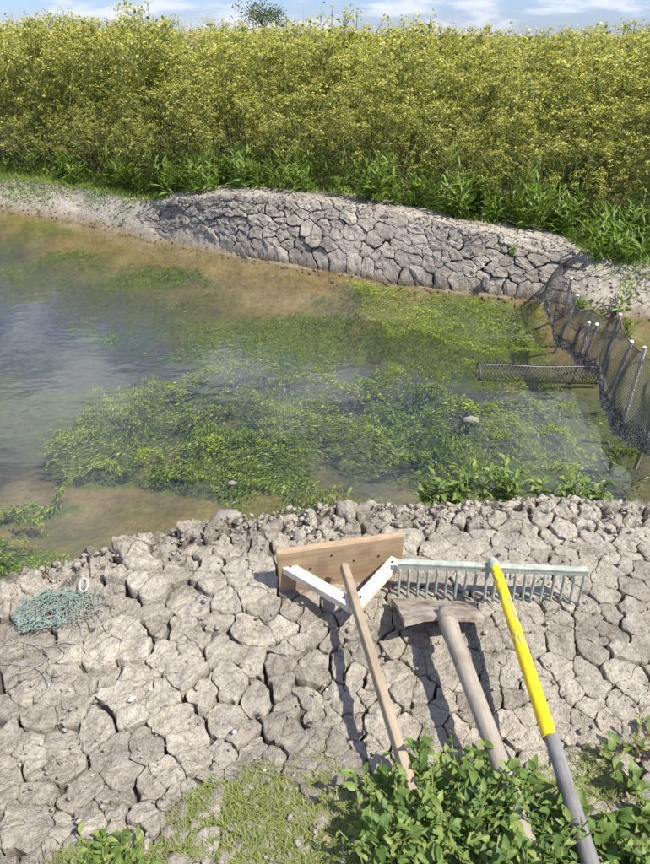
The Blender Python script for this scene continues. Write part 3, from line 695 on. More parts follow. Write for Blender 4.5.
def loose(pxs, r=.0010, hz=.012):
    P_ = [at(*q, .01) for q in pxs]; P_ = np.array([(q.x, q.y) for q in P_]); tq = np.linspace(0, len(P_) - 1, 50)
    for _ in range(2): pass
    xs = np.interp(tq, range(len(P_)), P_[:, 0]); ys = np.interp(tq, range(len(P_)), P_[:, 1])
    ker = np.ones(7) / 7; xs[3:-3] = np.convolve(xs, ker, 'valid'); ys[3:-3] = np.convolve(ys, ker, 'valid')
    return tube(np.stack([xs, ys, bank_top(xs, ys) + hz], -1), r, 4)
V, F_ = join([loose(q) for q in ([(76, 592), (92, 604), (98, 625), (88, 640), (60, 640), (35, 648)], [(62, 592), (78, 615), (82, 632)], [(10, 650), (30, 640), (62, 645), (66, 655), (56, 662)],
     [(0, 662), (30, 665), (45, 672), (50, 690), (40, 700)], [(5, 640), (25, 635), (45, 648), (50, 660), (30, 672), (12, 676)], [(70, 585), (95, 600), (104, 618)])])
obj('loose_strands', smooth(mesh_np('loose_strands', V - np.array(NETP.location), F_)), TWINE, NETP)
rc = at(84, 585, .03); th = np.linspace(0, 2 * math.pi, 33)
pts = np.stack([rc.x + .0105 * np.cos(th), rc.y + .0115 * np.sin(th), rc.z + .012 * np.sin(th)], -1)
V, F_ = tube(pts, .0023, 10, False); obj('white_ring', smooth(mesh_np('white_ring', V - np.array(NETP.location), F_)), WHITE, NETP)

# ---------------------------------------------------------------- net barrier across the channel, and mesh trap
def net_mesh(P, nu, nv, r):
    """diamond mesh over P(u, v): thin three-sided strands"""
    segs = []
    def key(i, j): return P(i / nu, j / nv)
    for j in range(nv):
        for i in range(j % 2, nu + 1, 2):
            a = key(i, j)
            for di in (-1, 1):
                if 0 <= i + di <= nu: segs.append((a, key(i + di, j + 1)))
    A = np.array([a for a, b in segs]); B = np.array([b for a, b in segs]); D = B - A; Ln = np.linalg.norm(D, axis=1)
    th = np.arange(3) * 2.0944; TV = np.concatenate([np.stack([np.full(3, x), np.cos(th), np.sin(th)], -1) for x in (0, 1)])
    TF = np.array([(0, 1, 4, 3), (1, 2, 5, 4), (2, 0, 3, 5)])
    N = np.tile([.3, .2, .9], (len(D), 1)); return scatter(TV, TF, frames(D, N, Ln, np.full(len(D), r), np.full(len(D), r)), A)
FB = np.array([tuple(at(x, y, z)) for x, y, z in ((566, 268, -.02), (549, 300, -.12), (549, 327, -.19), (556, 346, -.2), (578, 361, -.2), (593, 376, -.2), (604, 402, -.2), (616, 430, -.2), (640, 455, -.2), (668, 475, -.16), (700, 490, -.1))])
FT = np.array([tuple(at(x, y, z)) for x, y, z in ((578, 256, .08), (563, 262, .09), (566, 285, .05), (580, 309, .02), (597, 312, .03), (613, 318, .06), (626, 333, .06), (640, 352, .06), (655, 366, .07), (690, 385, .08), (740, 400, .1))])
def polyline(Pn, u):
    k = u * (len(Pn) - 1); i = min(int(k), len(Pn) - 2); f = k - i; f = f * f * (3 - 2 * f) * .35 + f * .65; return Pn[i] * (1 - f) + Pn[i + 1] * f
def PF(u, v):
    a, b = polyline(FB, u), polyline(FT, u); p_ = a * (1 - v) + b * v
    s_ = math.sin(u * 41) * .012 + math.sin(u * 23 + 2) * .014 + vnoise(u * 40, v * 4, 8) * .012
    return p_ + np.array([s_ * (1 - .4 * v) - .05 * math.sin(math.pi * v) * .8, s_ * .4, .010 * math.sin(u * 37) * v])
root = FB[4]
FEN = thing('net_barrier', 'sagging dark plastic mesh barrier on grey pipe posts across the pond channel', 'net fence', tuple(root))
V, F_ = net_mesh(PF, 310, 44, .0012); obj('mesh_net', mesh_np('mesh_net', V - root, F_), NETM, FEN, kind='stuff')
V, F_ = net_mesh(lambda u, v: PF(u, v * .30) + np.array([.004, .003, .001]) + .006 * np.array([vnoise(u * 90, v * 20, 1), vnoise(u * 90, v * 20, 2), vnoise(u * 90, v * 20, 3)]), 310, 14, .0016); obj('silted_hem', mesh_np('silted_hem', V - root, F_), NETDUST, FEN, kind='stuff')
uu = rng.uniform(.12, 1, 2600); vv = rng.random(2600) ** 2 * .22; V, F_ = lumps(np.array([PF(a_, b_) for a_, b_ in zip(uu, vv)]) + rng.normal(0, .004, (2600, 3)), rng.uniform(.0015, .0060, 2600)); obj('crusted_silt', mesh_np('crusted_silt', V - root, F_), CRUST, FEN, kind='stuff')
x_ = np.linspace(0, 1, 90); V, F_ = tube(np.array([PF(u, 1.0) for u in x_]), .0022, 5); obj('top_cord', smooth(mesh_np('top_cord', V - root, F_)), NETM, FEN)
for (bx_, by_, tx, ty, zt) in ((565, 312, 571.5, 278, .09), (562, 334, 577.5, 295, .06), (580, 356, 589, 322, .0), (587, 352, 597, 324, .02), (604, 362, 620.5, 314, .09), (612, 386, 632, 341, .08), (627, 408, 645, 347, .12), (645, 440, 668, 375, .12)):
    a, b = at(bx_, by_, -.2), at(tx, ty, zt); d_ = (a - b).normalized()
    rod('post', b, a + d_ * .16, .0085, .0085, POSTM, FEN, sides=12, wob=.004, seg=6)
t0, t1 = at(478, 374, -.19), at(598, 377, -.19); ax = (t1 - t0); tl = ax.length; axn = ax.normalized(); sidev = Vector((-axn.y, axn.x, 0))
TRAP = thing('mesh_trap', 'flattened dark plastic mesh tube lying in the pond weed beside the net barrier', 'mesh tube', tuple(t0))
def PT(u, v):
    a = 2 * math.pi * v; r = .046 * (1 + .10 * math.sin(u * 9)); q = axn * (u * tl) + sidev * (math.cos(a) * r * 1.25) + Vector((0, 0, 1)) * (math.sin(a) * r * .85 + .014)
    return np.array(q)
V, F_ = net_mesh(PT, 72, 20, .0015); obj('mesh_tube', mesh_np('mesh_tube', V, F_), NETM, TRAP, kind='stuff')
V, F_ = tube(np.array([PT(0, v) for v in np.linspace(0, 1, 25)]), .003, 6, False); obj('end_ring', smooth(mesh_np('end_ring', V, F_)), NETM, TRAP)
V, F_ = tube(np.array([PT(u, .27) for u in np.linspace(0, 1, 25)]), .0022, 5); obj('seam', smooth(mesh_np('seam', V, F_)), NETDUST, TRAP)

# ---------------------------------------------------------------- pebbles, stones, sticks
for i, (x, y, s_) in enumerate([(234, 772 - 40, 5), (132, 700, 8), (150, 690, 4), (49, 705 - 20, 4), (20, 764, 5), (41, 758 - 14, 3), (215, 842, 5), (70, 690, 3), (265, 770, 4), (118, 682, 4), (92, 775, 3), (560, 610, 3), (500, 765, 4), (180, 648, 3), (327, 690, 3)]):
    q = at(x, y, .0); z = zb(q.x, q.y) + .006; q = at(x, y, z); r = s_ * .0013
    V, F_ = lumps(np.zeros((1, 3)), np.array([r])); obj('white_pebble', mesh_np('white_pebble', V, F_), CHALK, None, tuple(q), label='tiny white pebble lying on the cracked mud bank', category='pebble', group='white pebbles on the mud bank')
def stone(px, py, z, r, label):
    import bmesh
    bm = bmesh.new(); bmesh.ops.create_icosphere(bm, subdivisions=3, radius=1)
    for v_ in bm.verts:
        c_ = v_.co.copy(); k_ = 1 + .18 * float(fbm(np.array(c_.x * 1.7 + px), np.array(c_.y * 1.7 + c_.z), 3, 3)); v_.co = Vector((c_.x * r * 1.5, c_.y * r, c_.z * r * .5)) * k_
    me = bpy.data.meshes.new('stone'); bm.to_mesh(me); bm.free(); smooth(me)
    obj('stone', me, STONE, None, tuple(at(px, py, z)), label=label, category='stone')
stone(471, 420, -.211, .026, 'pale flat stone breaking the surface among the pond algae')
stone(232, 483, -.203, .012, 'small whitish stone at the pond edge by the short sprig')
stone(228, 515, -.16, .03, 'pale rounded stone at the foot of the mud bank')

# ---------------------------------------------------------------- algae
n = 1150000
x = rng.uniform(-3.3, 2.6, n); y = rng.uniform(1.3, 6.3, n); k = (y > L(NE, x) + .10) & (y < L(FW, x) - .02); x, y = x[k], y[k]
d_ = density(x, y); k = rng.random(len(x)) < d_ ** 1.5 * .75; x, y = x[k], y[k]
wx, wy = wobx(x, y); isf = inpoly(x + wx, y + wy, A_FLOAT); ism = inpoly(x + wx, y + wy, A_MID) & ~isf; keep = ~ism | (rng.random(len(x)) < .30)
x, y, isf, ism = x[keep], y[keep], isf[keep], ism[keep]
hm = fbm(x * 5.5, y * 5.5, 101, 4)                                           # mat height
bedz = ground(x, y)
zf = WATER - .078 + .090 * hm + rng.normal(0, .008, len(x)); zf = np.where(isf, WATER - .004 + .030 * hm + rng.normal(0, .004, len(x)), zf)
zf = np.where(ism, bedz + .02 + .03 * rng.random(len(x)), zf); zf = np.clip(zf, bedz + .004, WATER + np.where(isf, .022, .006))
flow = 2.6 * fbm(x * 1.8, y * 1.8, 111, 3) + .25 + rng.normal(0, .38, len(x)); D = np.stack([np.cos(flow), np.sin(flow), rng.normal(0, .22, len(x))], -1)
FLK = (np.array([(0, 0, 0), (.25, -.2, .06), (.6, -.26, .0), (1, -.05, -.1), (.75, .22, .05), (.3, .24, -.03)]), np.array([(0, 1, 2, 5), (5, 2, 3, 4)]))
def flakes(sel, s0, s1):
    m_ = sel.sum(); Ls = rng.uniform(s0, s1, m_); N = np.tile([0., 0, 1], (m_, 1)) + rng.normal(0, .42, (m_, 3))
    return scatter(FLK[0], FLK[1], frames(D[sel], N, Ls, Ls * rng.uniform(.18, .7, m_)), np.stack([x[sel], y[sel], zf[sel]], -1))
top = (zf > WATER - .034) & ~isf & ~ism
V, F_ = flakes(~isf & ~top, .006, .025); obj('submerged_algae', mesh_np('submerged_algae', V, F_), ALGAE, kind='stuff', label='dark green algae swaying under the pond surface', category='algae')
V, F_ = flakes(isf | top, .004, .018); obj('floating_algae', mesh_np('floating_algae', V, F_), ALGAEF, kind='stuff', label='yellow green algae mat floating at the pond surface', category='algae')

# ---------------------------------------------------------------- plants
def copy_tree(o, loc, rz, sc, parent=None, **props):
    c = o.copy(); COL.objects.link(c)
    for ch in o.children:
        d = ch.copy(); COL.objects.link(d); d.parent = c
    c.location = loc; c.rotation_euler = (random.uniform(-.06, .06), random.uniform(-.06, .06), rz); c.scale = (sc, sc, sc)
    for k_, v_ in props.items(): c[k_] = v_
    return c
def sticks(P0, P1, r0, r1, bow=.04, coarse=False):
    parts = []
    for a, b, q0, q1 in zip(P0, P1, r0, r1):
        if coarse: parts.append(tube([a, b], [q0 * 1.2, q1 * 1.2], 3, False)); continue
        m_ = (a + b) / 2 + np.array([rng.normal(0, bow), rng.normal(0, bow), 0]) * np.linalg.norm(b - a); parts.append(tube([a, m_, b], [q0, (q0 + q1) / 2, q1], 4, False))
    return join(parts)
def umbel_plant(H, n_br, per, qs, n_leaf, ls, rays=True):
    """tall branching weed with flat yellow-green flower heads: returns stem, leaf and flower geometry"""
    lean = rng.normal(0, .06, 2); top = np.array([lean[0], lean[1], H * .93]); P0, P1, R0, R1 = [np.zeros(3)], [top], [.006], [.003]; heads = [top + (0, 0, H * .07)]; P0.append(top); P1.append(heads[0]); R0.append(.003); R1.append(.002)
    for b in range(n_br):
        f = rng.uniform(.22, .92); s_ = top * f; az = b * 2.4 + rng.normal(0, .4); ln = H * rng.uniform(.16, .40) * (1.15 - .6 * f); up = rng.uniform(.6, 1.5)
        e = s_ + ln * np.array([math.cos(az), math.sin(az), up]) * .75; e[2] = min(e[2], H * rng.uniform(.9, 1.02)); P0.append(s_); P1.append(e); R0.append(.003); R1.append(.0016); heads.append(e)
        for q in range(2):
            m_ = s_ + (e - s_) * rng.uniform(.45, .8); az2 = az + rng.choice([-1, 1]) * rng.uniform(.6, 1.5); e2 = m_ + ln * .45 * np.array([math.cos(az2), math.sin(az2), rng.uniform(.6, 1.4)]); e2[2] = min(e2[2], H); P0.append(m_); P1.append(e2); R0.append(.0018); R1.append(.0012); heads.append(e2)
    heads = np.array(heads); st = sticks(P0, P1, R0, R1, coarse=not rays)
    nh = len(heads); rad = rng.uniform(.024, .054, nh); a = rng.uniform(0, 6.28, (nh, per)); rr = np.sqrt(rng.random((nh, per)))
    O = heads[:, None] + np.stack([rad[:, None] * rr * np.cos(a), rad[:, None] * rr * np.sin(a), .018 * (1 - rr ** 2) + rng.normal(0, .006, (nh, per))], -1); O = O.reshape(-1, 3); m_ = len(O); S = rng.uniform(.7, 1.3, m_) * qs
    fl_ = scatter(*LEAF_SMALL, frames(rdir(m_, -.3, .3), rdir(m_, .45, 1), S, S * rng.uniform(.8, 1.6, m_)), O)
    if rays and per > 8:
        Pa = np.repeat(heads - (0, 0, .022), 5, 0); sel = O.reshape(nh, per, 3)[:, :5].reshape(-1, 3); st = join([st, sticks(Pa, sel, np.full(len(Pa), .0009), np.full(len(Pa), .0007), 0)])
    ib = rng.integers(0, len(P0), n_leaf); src, dst = np.array(P0)[ib], np.array(P1)[ib]
    zq = rng.random(n_leaf) ** 1.4 * H * .75; c = top * (zq / top[2])[:, None] + np.stack([rng.normal(0, .075, n_leaf), rng.normal(0, .075, n_leaf), np.zeros(n_leaf)], -1); S = ls * rng.uniform(.6, 1.5, n_leaf)
    onb = rng.random(n_leaf) < .65; c = np.where(onb[:, None], src + (dst - src) * rng.random((n_leaf, 1)) + rng.normal(0, .022, (n_leaf, 3)), c)
    lf = scatter(*LEAF_SMALL, frames(rdir(n_leaf, -.6, .6), rdir(n_leaf, 0, 1), S, S * rng.uniform(.6, 1.2, n_leaf)), c)
    return st, lf, fl_
WL = 'tall weed with flat yellow green flower heads in the dense stand behind the pond'
protos = []
for k_ in range(7):
    st, lf, fl_ = umbel_plant(1.0, 10, 15, .0170, 220, .028)
    r_ = thing('flowering_weed', WL, 'weed', (0, 0, -50), 'tall flowering weeds behind the pond')
    for nm, g, mm in (('stem', st, STEM), ('leaves', lf, WEEDLEAF), ('flower_heads', fl_, UMBEL)):
        o = obj(nm, mesh_np(nm, *g), mm, r_)
        if nm != 'stem': o['kind'] = 'stuff'
    protos.append(r_)
def veg_points(d0, d1, sp, xr):
    """jittered points in the field, d0..d1 metres behind the bank line"""
    out = []; d = d0
    while d < d1:
        for x_ in np.arange(-xr(d), xr(d), sp(d)):
            xx = x_ + rng.uniform(-.5, .5) * sp(d); out.append((xx, float(L(BACK, xx)) + d + rng.uniform(-.5, .5) * sp(d)))
        d += sp(d)
    return np.array(out)
def hgt_field(x, y): return .975 + .14 * vnoise(x * .7, y * .7, 15) + .08 * vnoise(x * 2.4, y * 2.4, 16)
pts = veg_points(.20, 3.2, lambda d: .15 + .05 * min(1, d), lambda d: 3.9 + d * .62)
px, py, dd = project(np.stack([pts[:, 0], pts[:, 1], np.full(len(pts), .9)], -1))
vis = (px > -25) & (px < 675); order = np.argsort(np.where(vis, dd, 99)); indiv = order[:300]; rest = order[300:]
for c_, i in enumerate(indiv):
    x_, y_ = pts[i]; dfr = y_ - float(L(BACK, x_)); sc = float(hgt_field(x_, y_)) * random.uniform(.80, 1.10) * (.42 + .58 * min(1, dfr / 1.0) ** .8); l_ = (x_, y_, float(ground(x_, y_)) - .01); rz = random.uniform(0, 6.28)
    if c_ < len(protos):
        r_ = protos[c_]; r_.location = l_; r_.rotation_euler = (0, 0, rz); r_.scale = (sc, sc, sc)
    else: r_ = copy_tree(protos[c_ % len(protos)], l_, rz, sc)
    r_['label'] = 'tall yellow green flowering weed in the dense stand behind ' + ('the low grassy shore' if x_ < -1.3 else 'the cracked mud embankment' if x_ < 1.5 else 'the net barrier')
# the rest of the stand, out to the horizon
lods = [[umbel_plant(1.0, 8, 5, .026, 48, .035, False) for _ in range(4)], [umbel_plant(1.0, 5, 4, .038, 16, .045, False) for _ in range(3)]]
far = np.concatenate([pts[rest], veg_points(3.2, 7.5, lambda d: .23, lambda d: 4.4 + d * .62)])
far2 = veg_points(7.5, 70, lambda d: .32 + (d - 7.5) * .052, lambda d: 4.8 + d * .62)
acc = {'stem': [], 'leaf': [], 'flower': []}
for pp, lod, lim in ((far, lods[0], 0), (far2, lods[1], 1)):
    which = rng.integers(0, len(lod), len(pp)); sc = hgt_field(pp[:, 0], pp[:, 1]) * rng.uniform(.80, 1.12, len(pp)); zg = ground(pp[:, 0], pp[:, 1]); rz = rng.uniform(0, 6.28, len(pp))
    if lim: wide_ = 1 + (pp[:, 1] - 12) * .02
    for w_ in range(len(lod)):
        sel = which == w_; m_ = sel.sum(); cz, sz_ = np.cos(rz[sel]), np.sin(rz[sel]); M = np.zeros((m_, 3, 3)); xy = sc[sel] * (np.clip(wide_[sel], 1, 2.2) if lim else 1)
        M[:, 0, 0] = cz * xy; M[:, 0, 1] = -sz_ * xy; M[:, 1, 0] = sz_ * xy; M[:, 1, 1] = cz * xy; M[:, 2, 2] = sc[sel]; O = np.stack([pp[sel, 0], pp[sel, 1], zg[sel]], -1)
        for nm, g in zip(('stem', 'leaf', 'flower'), lod[w_]):
            if nm == 'stem' and lim: continue
            V, F_ = g
            for f in (F_ if isinstance(F_, list) else [F_]): acc[nm].append(scatter(V, f, M, O))
FIELD = thing('weed_field', 'yellow green flowering weeds filling the field to the horizon', 'weeds'); FIELD['kind'] = 'stuff'
for nm, mm, q in (('stems', STEM, 'stem'), ('leaves', WEEDLEAF, 'leaf'), ('flower_heads', UMBEL, 'flower')): obj(nm, mesh_np(nm, *join(acc[q])), mm, FIELD, kind='stuff')
# taller plants on the skyline
tall = [(128, 12, 6.4, 1.2), (150, 22, 6.6, 1.12), (20, 32, 6.9, 1.12), (70, 26, 6.8, 1.14), (95, 30, 6.9, 1.12), (35, 34, 7.0, 1.1), (600, 42, 7.4, 1.1), (622, 44, 7.6, 1.1), (585, 50, 7.3, 1.08), (250, 25, 7.4, 1.14), (470, 38, 7.2, 1.10)]
tall = [(a_ + random.uniform(-14, 14), b_ + random.uniform(-6, 8) - 6, c_ + random.uniform(-.2, .4), d_) for a_, b_, c_, d_ in tall for _ in range(3)]
for x_, ytop, yw, hh in tall:
    dz = yw * math.tan(math.atan2(432 - ytop, FPX) - PITCH); wx_ = (x_ - 325) / FPX * yw * math.cos(PITCH) / math.cos(0) * (1 / math.cos(PITCH)) * (math.cos(PITCH) + (432 - ytop) / FPX * math.sin(PITCH)) ** -1
    zg = float(ground(wx_, yw)); sc = max(.9, EYE + dz - zg); copy_tree(protos[random.randrange(7)], (wx_, yw, zg), random.uniform(0, 6), sc, label='extra tall flowering weed rising above the stand against the sky', group='weeds rising above the skyline')

# broad and lance leaved plants whose leaves are parts of their own
def leaf_meshes(tmpl, name, matl, k=4):
    out = []
    for i in range(k):
        V = tmpl[0].copy(); V[:, 2] += rng.normal(0, .025, len(V)); V[:, 1] *= rng.uniform(.85, 1.2); V[:, 2] -= V[:, 0] ** 2 * rng.uniform(-.1, .25)
        me = smooth(mesh_np(name, V, tmpl[1])); me.materials.append(matl); out.append(me)
    return out
OV = leaf_meshes(LEAF_OV, 'leaf', FOREGREEN, 6); LAb = leaf_meshes(leaf_template(.40, .35, .2, .42, 7, .14), 'leaf', FOREGREEN, 6); LA = leaf_meshes(LEAF_LANCE, 'leaf', LANCE, 5)
mm = FOREGREEN
LAo = leaf_meshes(LEAF_LANCE, 'leaf', FOREGREEN, 5)
def leafy_plant(name, label, cat, group, loc, H, n_st, n_lf, lsz, meshes, stemmat=STEM, spread=.5, upright=.5, base_bias=1.0):
    r_ = thing(name, label, cat, loc, group); P0, P1 = [], []
    for s_ in range(n_st):
        az = rng.uniform(0, 6.28); sp_ = rng.uniform(.2, 1) * spread; e = np.array([math.cos(az) * sp_ * H, math.sin(az) * sp_ * H, H * rng.uniform(.7, 1)]); P0.append(np.zeros(3)); P1.append(e)
        for q in range(n_lf):
            f = (q + rng.random()) / n_lf; f = f ** base_bias; pos_ = e * (.12 + .88 * f); a2 = rng.uniform(0, 6.28); d_ = np.array([math.cos(a2), math.sin(a2), rng.uniform(-.15, .6) + upright * (f if base_bias == 1 else 1)]); d_ /= np.linalg.norm(d_)
            sz_ = lsz * rng.uniform(.35, 1.25) * (1 - .35 * f); N = np.array([rng.normal(0, .3), rng.normal(0, .3), 1.0])
            Mx = frames(d_[None], N[None], np.array([1.]), np.array([1.]))[0]
            o = obj('leaf', random.choice(meshes), None, r_, tuple(pos_)); o.rotation_euler = Matrix(Mx.tolist()).to_euler(); o.scale = (sz_, sz_, sz_)
    V, F_ = sticks(P0, P1, np.full(n_st, .0022), np.full(n_st, .0012), .08); obj('stem', mesh_np('stem', V, F_), stemmat, r_)
    return r_
def gp(px, py): 
    q = at(px, py, .05)
    for _ in range(4): q = at(px, py, zb(q.x, q.y))
    return (q.x, q.y, q.z - .004)
FG = [(385, 800), (412, 790), (440, 800), (468, 792), (395, 838), (425, 832), (455, 838), (486, 826), (512, 836), (410, 868), (440, 872), (472, 868), (504, 872), (535, 862), (378, 868), (372, 845), (495, 800), (500, 818), (516, 852), (540, 820), (392, 895), (430, 905), (475, 905), (520, 905), (558, 895), (575, 872), (602, 884), (632, 862), (645, 888), (590, 908), (630, 912), (560, 842), (610, 838), (645, 820)]
for i, (px_, py_) in enumerate(FG):
    leafy_plant('broadleaf_weed', 'bushy broad leaved green weed ' + ('growing around the scraper handle' if px_ < 425 else 'growing between the scraper handle and the hoe handle' if px_ < 480 else 'growing between the hoe handle and the rake handle' if px_ < 570 else 'growing beyond the worn grey end of the rake handle'), 'weed', 'broad leaved weeds over the tool handles', gp(px_, py_), rng.uniform(.08, .15) * (1 if px_ < 545 else .6), 6, 9, rng.uniform(.022, .040), OV + LAb, spread=.6)
for px_, py_ in [(575, 815), (600, 850), (640, 830), (566, 850), (625, 790)]:
    leafy_plant('broadleaf_weed', 'upright dock like weed beside the worn end of the yellow rake handle', 'weed', 'dock like weeds beside the rake handle', gp(px_, py_), .06, 3, 5, .044, OV + LAb, upright=1.0, spread=.4)
for px_, py_ in [(622, 742), (640, 760), (612, 760), (646, 735)]:
    leafy_plant('creeping_weed', 'creeping red stemmed weed with round green leaves on the bank beyond the rake handle', 'weed', 'red stemmed creeping weeds', gp(px_, py_), .07, 3, 3, .032, OV, REDSTEM, spread=1.2)
for px_, py_ in [(90, 852), (105, 846), (120, 852), (135, 858), (100, 864), (80, 868), (150, 870), (120, 872)]:
    leafy_plant('low_weed', 'low bright green weed at the grassy edge of the large mud plates', 'weed', 'low weeds below the mud plates', gp(px_, py_), .035, 4, 4, .022, OV, spread=.9)
def sp_(px_, py_, z): q = at(px_, py_, z); return (q.x, q.y, z)
for px_, py_, h in [(440, 497, .10), (462, 498, .13), (480, 500, .15), (498, 500, .16), (515, 500, .12), (425, 500, .07), (540, 500, .09), (560, 500, .13), (572, 500, .11), (592, 500, .08), (450, 500, .10), (506, 500, .12)]:
    leafy_plant('waterside_plant', 'lance leaved green plant growing along the water edge of the mud bank', 'plant', 'lance leaved plants along the near water edge', sp_(px_, py_ + 6, -.10), h + .025, 3, 14, .050, LAo + LAb, spread=.4, upright=.7)
for px_, py_ in [(335, 505), (345, 508), (326, 507)]:
    leafy_plant('waterside_plant', 'small narrow leaved sprig at the pond edge beyond the plank scraper', 'plant', 'sprigs beyond the plank scraper', sp_(px_, py_ + 8, -.12), .10, 2, 6, .045, LAo, spread=.3, upright=.9)

# undergrowth along the foot of the weeds: rosettes of long leaves
def rosette(n, Ls, Wd, H, stems):
    az = rng.uniform(0, 6.28, stems); tip = np.stack([np.cos(az) * H * .28, np.sin(az) * H * .28, H * rng.uniform(.6, 1, stems)], -1)
    si = rng.integers(0, stems, n); f = rng.random(n) ** .9; O = tip[si] * f[:, None] + rng.normal(0, .012, (n, 3)); O[:, 2] = np.abs(O[:, 2])
    a = rng.uniform(0, 6.28, n); D_ = np.stack([np.cos(a), np.sin(a), rng.uniform(.1, 2.2, n)], -1); S = Ls * rng.uniform(.5, 1.2, n) * (1.1 - .4 * f)
    return scatter(*LEAF_LANCE, frames(D_, np.tile([0., 0, 1], (n, 1)) + rng.normal(0, .35, (n, 3)), S, S * Wd), O)
rp = []
for k_ in range(5):
    r_ = thing('leafy_undergrowth_plant', 'long leaved bright green plant at the foot of the flowering weeds', 'plant', (0, 0, -50), 'leafy plants at the foot of the weeds')
    V, F_ = rosette((60, 75, 50, 80, 60)[k_], (.11, .085, .14, .075, .10)[k_], (.9, 1.1, .6, 1.3, .8)[k_], (.22, .26, .30, .17, .24)[k_], (4, 6, 5, 7, 4)[k_]); obj('leaves', smooth(mesh_np('leaves', V, F_)), LANCE, r_, kind='stuff'); rp.append(r_)
und = []
for x_ in np.arange(-3.4, 2.7, .030):
    xx = x_ + rng.uniform(-.04, .04); dens = .55 + .6 * float(vnoise(xx * 1.3, 0., 55)); 
    if rng.random() < dens: und.append((xx, float(L(BACK, xx)) + rng.uniform(-.04, .34), rng.uniform(.55, 1.25)))
for px_, py_, s_ in [(600, 250, .9), (590, 240, .9), (612, 240, 1.0), (630, 262, .7), (603, 232, 1.1), (622, 250, .8), (640, 250, .9), (590, 258, .6), (610, 266, .6), (645, 270, .6)]:
    q = at(px_, py_, .12); und.append((q.x, q.y, s_))
for i, (xx, yy, s_) in enumerate(und):
    l_ = (xx, yy, float(ground(xx, yy)))
    if i < 5: rp[i].location = l_; rp[i].scale = (s_,) * 3; rp[i].rotation_euler = (0, 0, rng.uniform(0, 6))
    r_ = rp[i] if i < 5 else copy_tree(rp[i % 5], l_, rng.uniform(0, 6.28), s_)
    r_['label'] = 'long leaved bright green plant at the foot of the weeds, ' + ('along the low grassy shore' if xx < -1.3 else 'above the cracked mud embankment' if xx < 1.5 else 'behind the net barrier')
q = at(512, 254, .085); copy_tree(rp[3], (q.x, q.y, .075), .4, .42, label='small green tuft growing on the cracked face of the mud embankment', group='')
# reed-like clump among the weeds
for px_, py_, hh in [(566, 215, .62), (556, 212, .5), (578, 214, .55)]:
    q = at(px_, py_, .12); r_ = thing('reed_clump', 'tall grey green reed like leaves standing in the flowering weeds', 'reeds', (q.x, q.y, .1), 'reed like clumps among the weeds'); n = 22
    a = rng.uniform(0, 6.28, n); D_ = np.stack([np.cos(a) * .28, np.sin(a) * .28, np.ones(n)], -1); V, F_ = blades(rng.normal(0, .02, (n, 3)) * (1, 1, 0), D_, hh * rng.uniform(.7, 1.15, n), np.full(n, .016), .22); obj('leaves', smooth(mesh_np('leaves', V, F_)), REED, r_, kind='stuff')
# a pale dry stick and bare twigs
a, b = at(397, 188, .16), at(408, 150, .36); V, F_ = tube([tuple(a), tuple((a + b) / 2 + Vector((.008, 0, 0))), tuple(b)], [.004, .0035, .002], 6); obj('dry_stick', smooth(mesh_np('dry_stick', V - np.array(a), F_)), TWIG, None, tuple(a), label='thin pale dry stick leaning in front of the weeds', category='stick')
def bare_twig(px_, ytop, yw, lab):
    x_ = (px_ - 325) / FPX * yw / (math.cos(PITCH) + (432 - ytop) / FPX * math.sin(PITCH)); zt = EYE + yw * math.tan(math.atan2(432 - ytop, FPX) - PITCH); zg = float(ground(x_, yw)); h = zt - zg; parts = []
    for q in range(7):
        az = rng.uniform(0, 6.28); f = rng.uniform(.5, .8) if q else 0; s0 = np.array([0, 0, h * f]); e = np.array([math.cos(az) * .1 * (1 if q else .1), math.sin(az) * .1, h * (rng.uniform(.85, 1) if q else 1)]); parts.append(tube([s0, (s0 + e) / 2 + rng.normal(0, .01, 3), e], [.005, .0035, .002], 5))
    V, F_ = join(parts); obj('bare_twig', mesh_np('bare_twig', V, F_), TWIG, None, (x_, yw, zg), label=lab, category='twig')
bare_twig(190, 18, 6.6, 'bare brown dead stem poking above the weeds against the sky'); bare_twig(303, 6, 9.0, 'thin pale forked dead stem standing beside the distant tree')

# distant tree on the horizon
ty = 70.; tx = (262 - 325) / FPX * ty / (math.cos(PITCH) + 415 / FPX * math.sin(PITCH))
TREE = thing('tree', 'small dark round tree far off on the horizon', 'tree', (tx, ty, float(ground(tx, ty)) - .35), sc=1.28); parts = [tube([(0, 0, 0), (.05, 0, 1.0), (0, .05, 2.0)], [.16, .12, .07], 7)]
for q in range(7): a = q * .9; parts.append(tube([(0, 0, 1.2 + .1 * q), (math.cos(a) * .8, math.sin(a) * .8, 2.2 + .12 * q)], [.06, .02], 5))
V, F_ = join(parts); obj('trunk', smooth(mesh_np('trunk', V, F_)), TWIG, TREE)
cl = np.stack([rng.normal(0, 1.0, 26), rng.normal(0, .8, 26), 2.1 + rng.normal(0, .32, 26)], -1); O = np.repeat(cl, 55, 0) + rng.normal(0, .24, (26 * 55, 3)); m_ = len(O); S = rng.uniform(.08, .17, m_)
V, F_ = scatter(*LEAF_SMALL, frames(rdir(m_, -1, 1), rdir(m_, -.2, 1), S, S * 1.2), O); obj('crown', mesh_np('crown', V, F_), TREELEAF, TREE)

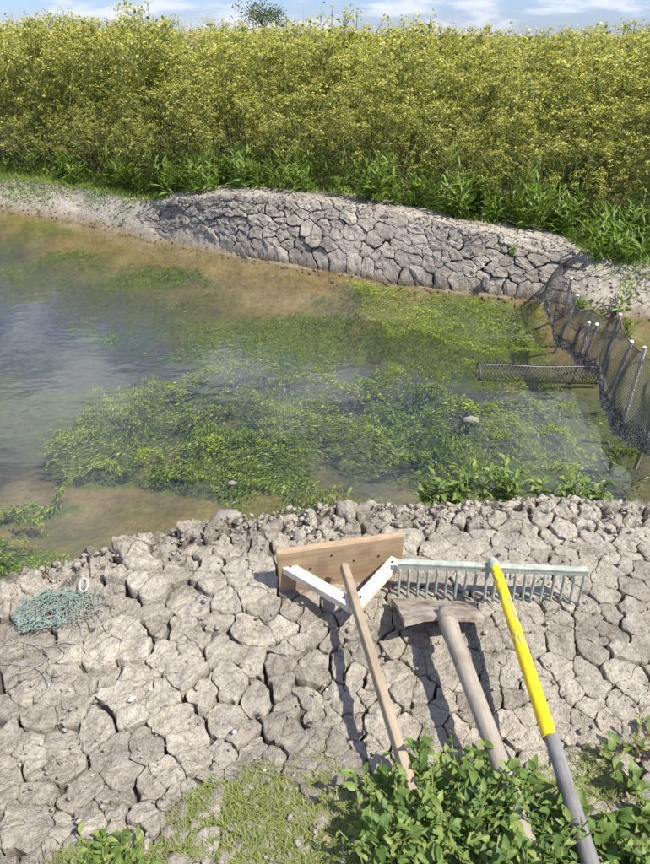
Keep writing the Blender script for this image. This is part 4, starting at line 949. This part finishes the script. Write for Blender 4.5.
# ---------------------------------------------------------------- grass
G1 = [tuple(at(*q, .06))[:2] for q in ((15, 870), (60, 838), (140, 812), (190, 785), (215, 765), (260, 745), (300, 745), (345, 760), (420, 745), (470, 735), (520, 735), (560, 738), (600, 725), (660, 700), (760, 720), (760, 1100), (-100, 1100))]
n = 180000; x = rng.uniform(-.95, 1.3, n); y = rng.uniform(.12, .95, n); w_ = .05 * fbm(x * 7, y * 7, 131, 3)
k = inpoly(x + w_, y + w_, G1); bare = fbm(x * 6.5, y * 6.5, 141, 4)
k &= rng.random(n) < np.clip(.95 - 1.6 * bare - .35 * sstep(.78, .68, y) * 0, .0, 1) * (.45 + .55 * sstep(.86, .66, y)); x, y = x[k], y[k]; m_ = len(x)
a = rng.uniform(0, 6.28, m_); D_ = np.stack([np.cos(a), np.sin(a), rng.uniform(.1, 1.1, m_)], -1)
V, F_ = blades(np.stack([x, y, bank_top(x, y) - .002], -1), D_, rng.uniform(.008, .026, m_), rng.uniform(.0010, .0020, m_), .3)
obj('short_grass', mesh_np('short_grass', V, F_), GRASS, kind='stuff', label='short patchy grass on the bank', category='grass')
# grass on the far bank: left shore, under the weeds and the lush patch by the barrier
n = 34000; x = rng.uniform(-3.6, 2.8, n); dlt = rng.uniform(-.34, .5, n); y = L(BACK, x) + dlt
pr = np.where(x < -1.25, sstep(-.30, .02, dlt + .16 * fbm(x * 3, y * 3, 151, 3)), sstep(-.05, .12, dlt + .08 * fbm(x * 4, y * 4, 152, 3)) * .55)
pr = np.where(x > 1.52, sstep(-.42, -.15, dlt + .06 * fbm(x * 4, y * 4, 153, 2)), pr); k = rng.random(n) < pr; x, y = x[k], y[k]; m_ = len(x)
a = rng.uniform(0, 6.28, m_); D_ = np.stack([np.cos(a), np.sin(a), rng.uniform(.5, 2.0, m_)], -1); Lg = rng.uniform(.03, .085, m_) * (1 + .5 * (x > 1.5))
V, F_ = blades(np.stack([x, y, ground(x, y) - .004], -1), D_, Lg, rng.uniform(.003, .006, m_), .3)
obj('bank_grass', mesh_np('bank_grass', V, F_), LANCE, kind='stuff', label='bright green grass along the far bank', category='grass')
